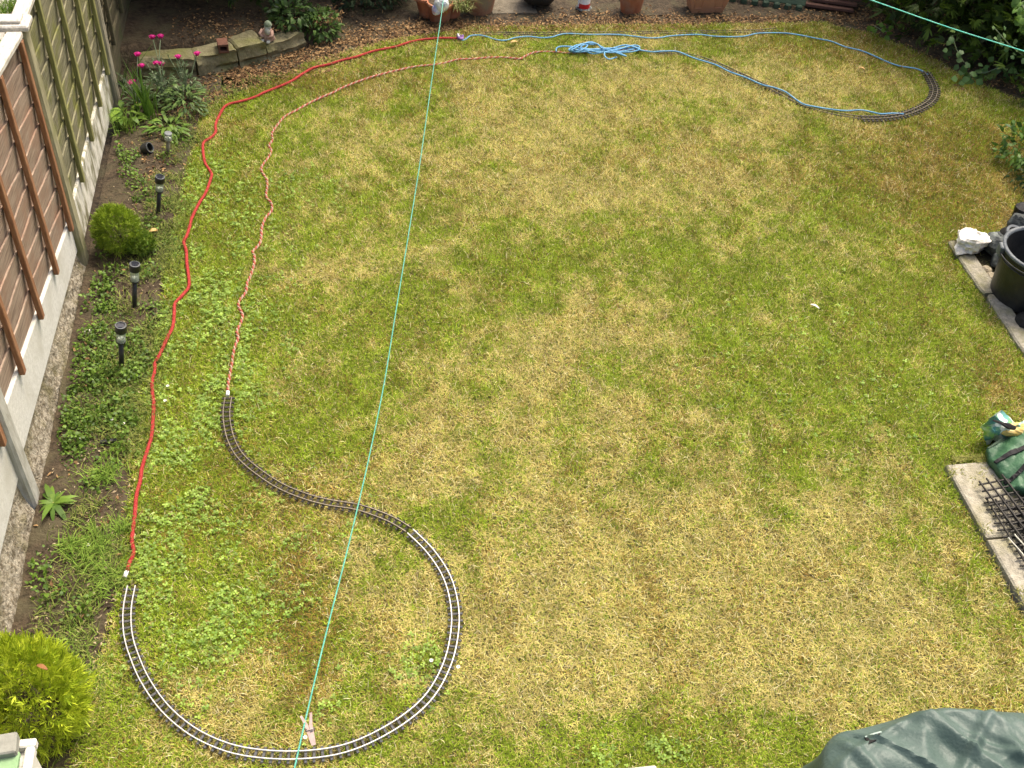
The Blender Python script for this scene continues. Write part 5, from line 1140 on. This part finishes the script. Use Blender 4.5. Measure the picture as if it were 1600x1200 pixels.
flake('fallen_leaf', 'yellow fallen leaf inside the far loop', 1346, 107, .06, .02, TAN, -.6, 'leaf', 'single leaves on the lawn')
flake('fallen_leaf', 'pale fallen leaf left of the blue tangle', 803, 66, .06, .03, TAN, .2, 'leaf', 'single leaves on the lawn')
flake('fallen_leaf', 'brown leaf caught in the yellow green conifer', 66, 1043, .05, .018, BRNL, -.5, 'leaf', None, .55)
flake('fallen_leaf', 'orange brown leaf on the soil right of the ball conifer', 240, 361, .06, .035, TAN, .2, 'leaf', None, .03)
DA = mat('daisy_white', (.80, .80, .76), None, .6); DY = mat('daisy_centre', (.65, .45, .05), None, .7)
def daisy(px, py, label, z=.045, s=.0095):
    p = gp(px, py, z); r2 = empty('daisy', (p.x, p.y, .01), label, 'daisy', 'scattered white daisies'); mb = MB()
    for k in range(9):
        a_ = k*2*PI/9; c_, s_ = math.cos(a_), math.sin(a_); zz = z-.01
        mb.add([(c_*s*.2, s_*s*.2, zz), (c_*s*.8-s_*s*.25, s_*s*.8+c_*s*.25, zz+.003), (c_*s*1.1, s_*s*1.1, zz+.002), (c_*s*.8+s_*s*.25, s_*s*.8-c_*s*.25, zz+.003)], [(0, 1, 2, 3)])
    mb.build('petals', DA, r2); mb = MB(); ball(mb, (0, 0, zz+.002), (s*.4, s*.4, .004), 8); mb.build('centre', DY, r2); mb = MB(); mb.tube([(0, 0, 0), (0, 0, zz)], .0012, 4); mb.build('stem', STEM, r2)
for (a_, b_, lab) in ((262, 603, 'white daisy on the lawn just right of the red rope, upper one'), (258, 626, 'white daisy on the lawn just right of the red rope, lower one'), (175, 655, 'white daisy in the weeds, left of a second one'), (193, 662, 'white daisy in the weeds nearest the red rope'), (127, 685, 'white daisy in the weeds close to the white gravel board'), (138, 851, 'white daisy in the grass below the rosette weed'), (674, 1032, 'white daisy just inside the silver loop'), (716, 1042, 'white daisy on the sleepers of the silver loop'), (477, 1152, 'white daisy under the clothes pegs')):
    daisy(a_, b_, lab)
rock('stone', 'pale stone lying among the weeds left of the nearest light', gp(138, 522), (.05, .045, .04), M['quartz'], .3, 33, None, 'stone', n=12)
mb = MB(); p = gp(169, 690, .03); mb.tube([Vector((-.04, -.004, 0)), Vector((0, 0, .002)), Vector((.045, .006, 0))], .014, 8); o = mb.build('pipe_offcut', M['black']); o.location = p; tag(o, 'short piece of black pipe in the bed beside the red rope', 'pipe')
# tufts of grass and a tree on the neighbour's side
parts = []
for (px, py, n_) in ((12, 15, 160), (5, 75, 260), (0, 95, 200), (22, 2, 80)):
    c = gp(px, py); x = c.x+RNG.normal(0, .06, n_); y = c.y+RNG.normal(0, .06, n_); V, T = blades(n_, x, y, np.full(n_, -.03), RNG.uniform(.06, .13, n_), np.full(n_, .007), RNG.uniform(.2, 1.1, n_), RNG.uniform(0, 2*PI, n_), 0, .5); parts.append((V, T, np.repeat(tintmix(n_, (.10, .20, .02), (.24, .36, .05)), 5, 0)))
V, T, Cc = cat(parts); tag(link('neighbour_grass', np_mesh('neighbour_grass', V, T, Cc, M['grass'])), 'green grass growing on the pale ground beyond the fence', 'grass', kind='stuff')
bpy.context.view_layer.update()
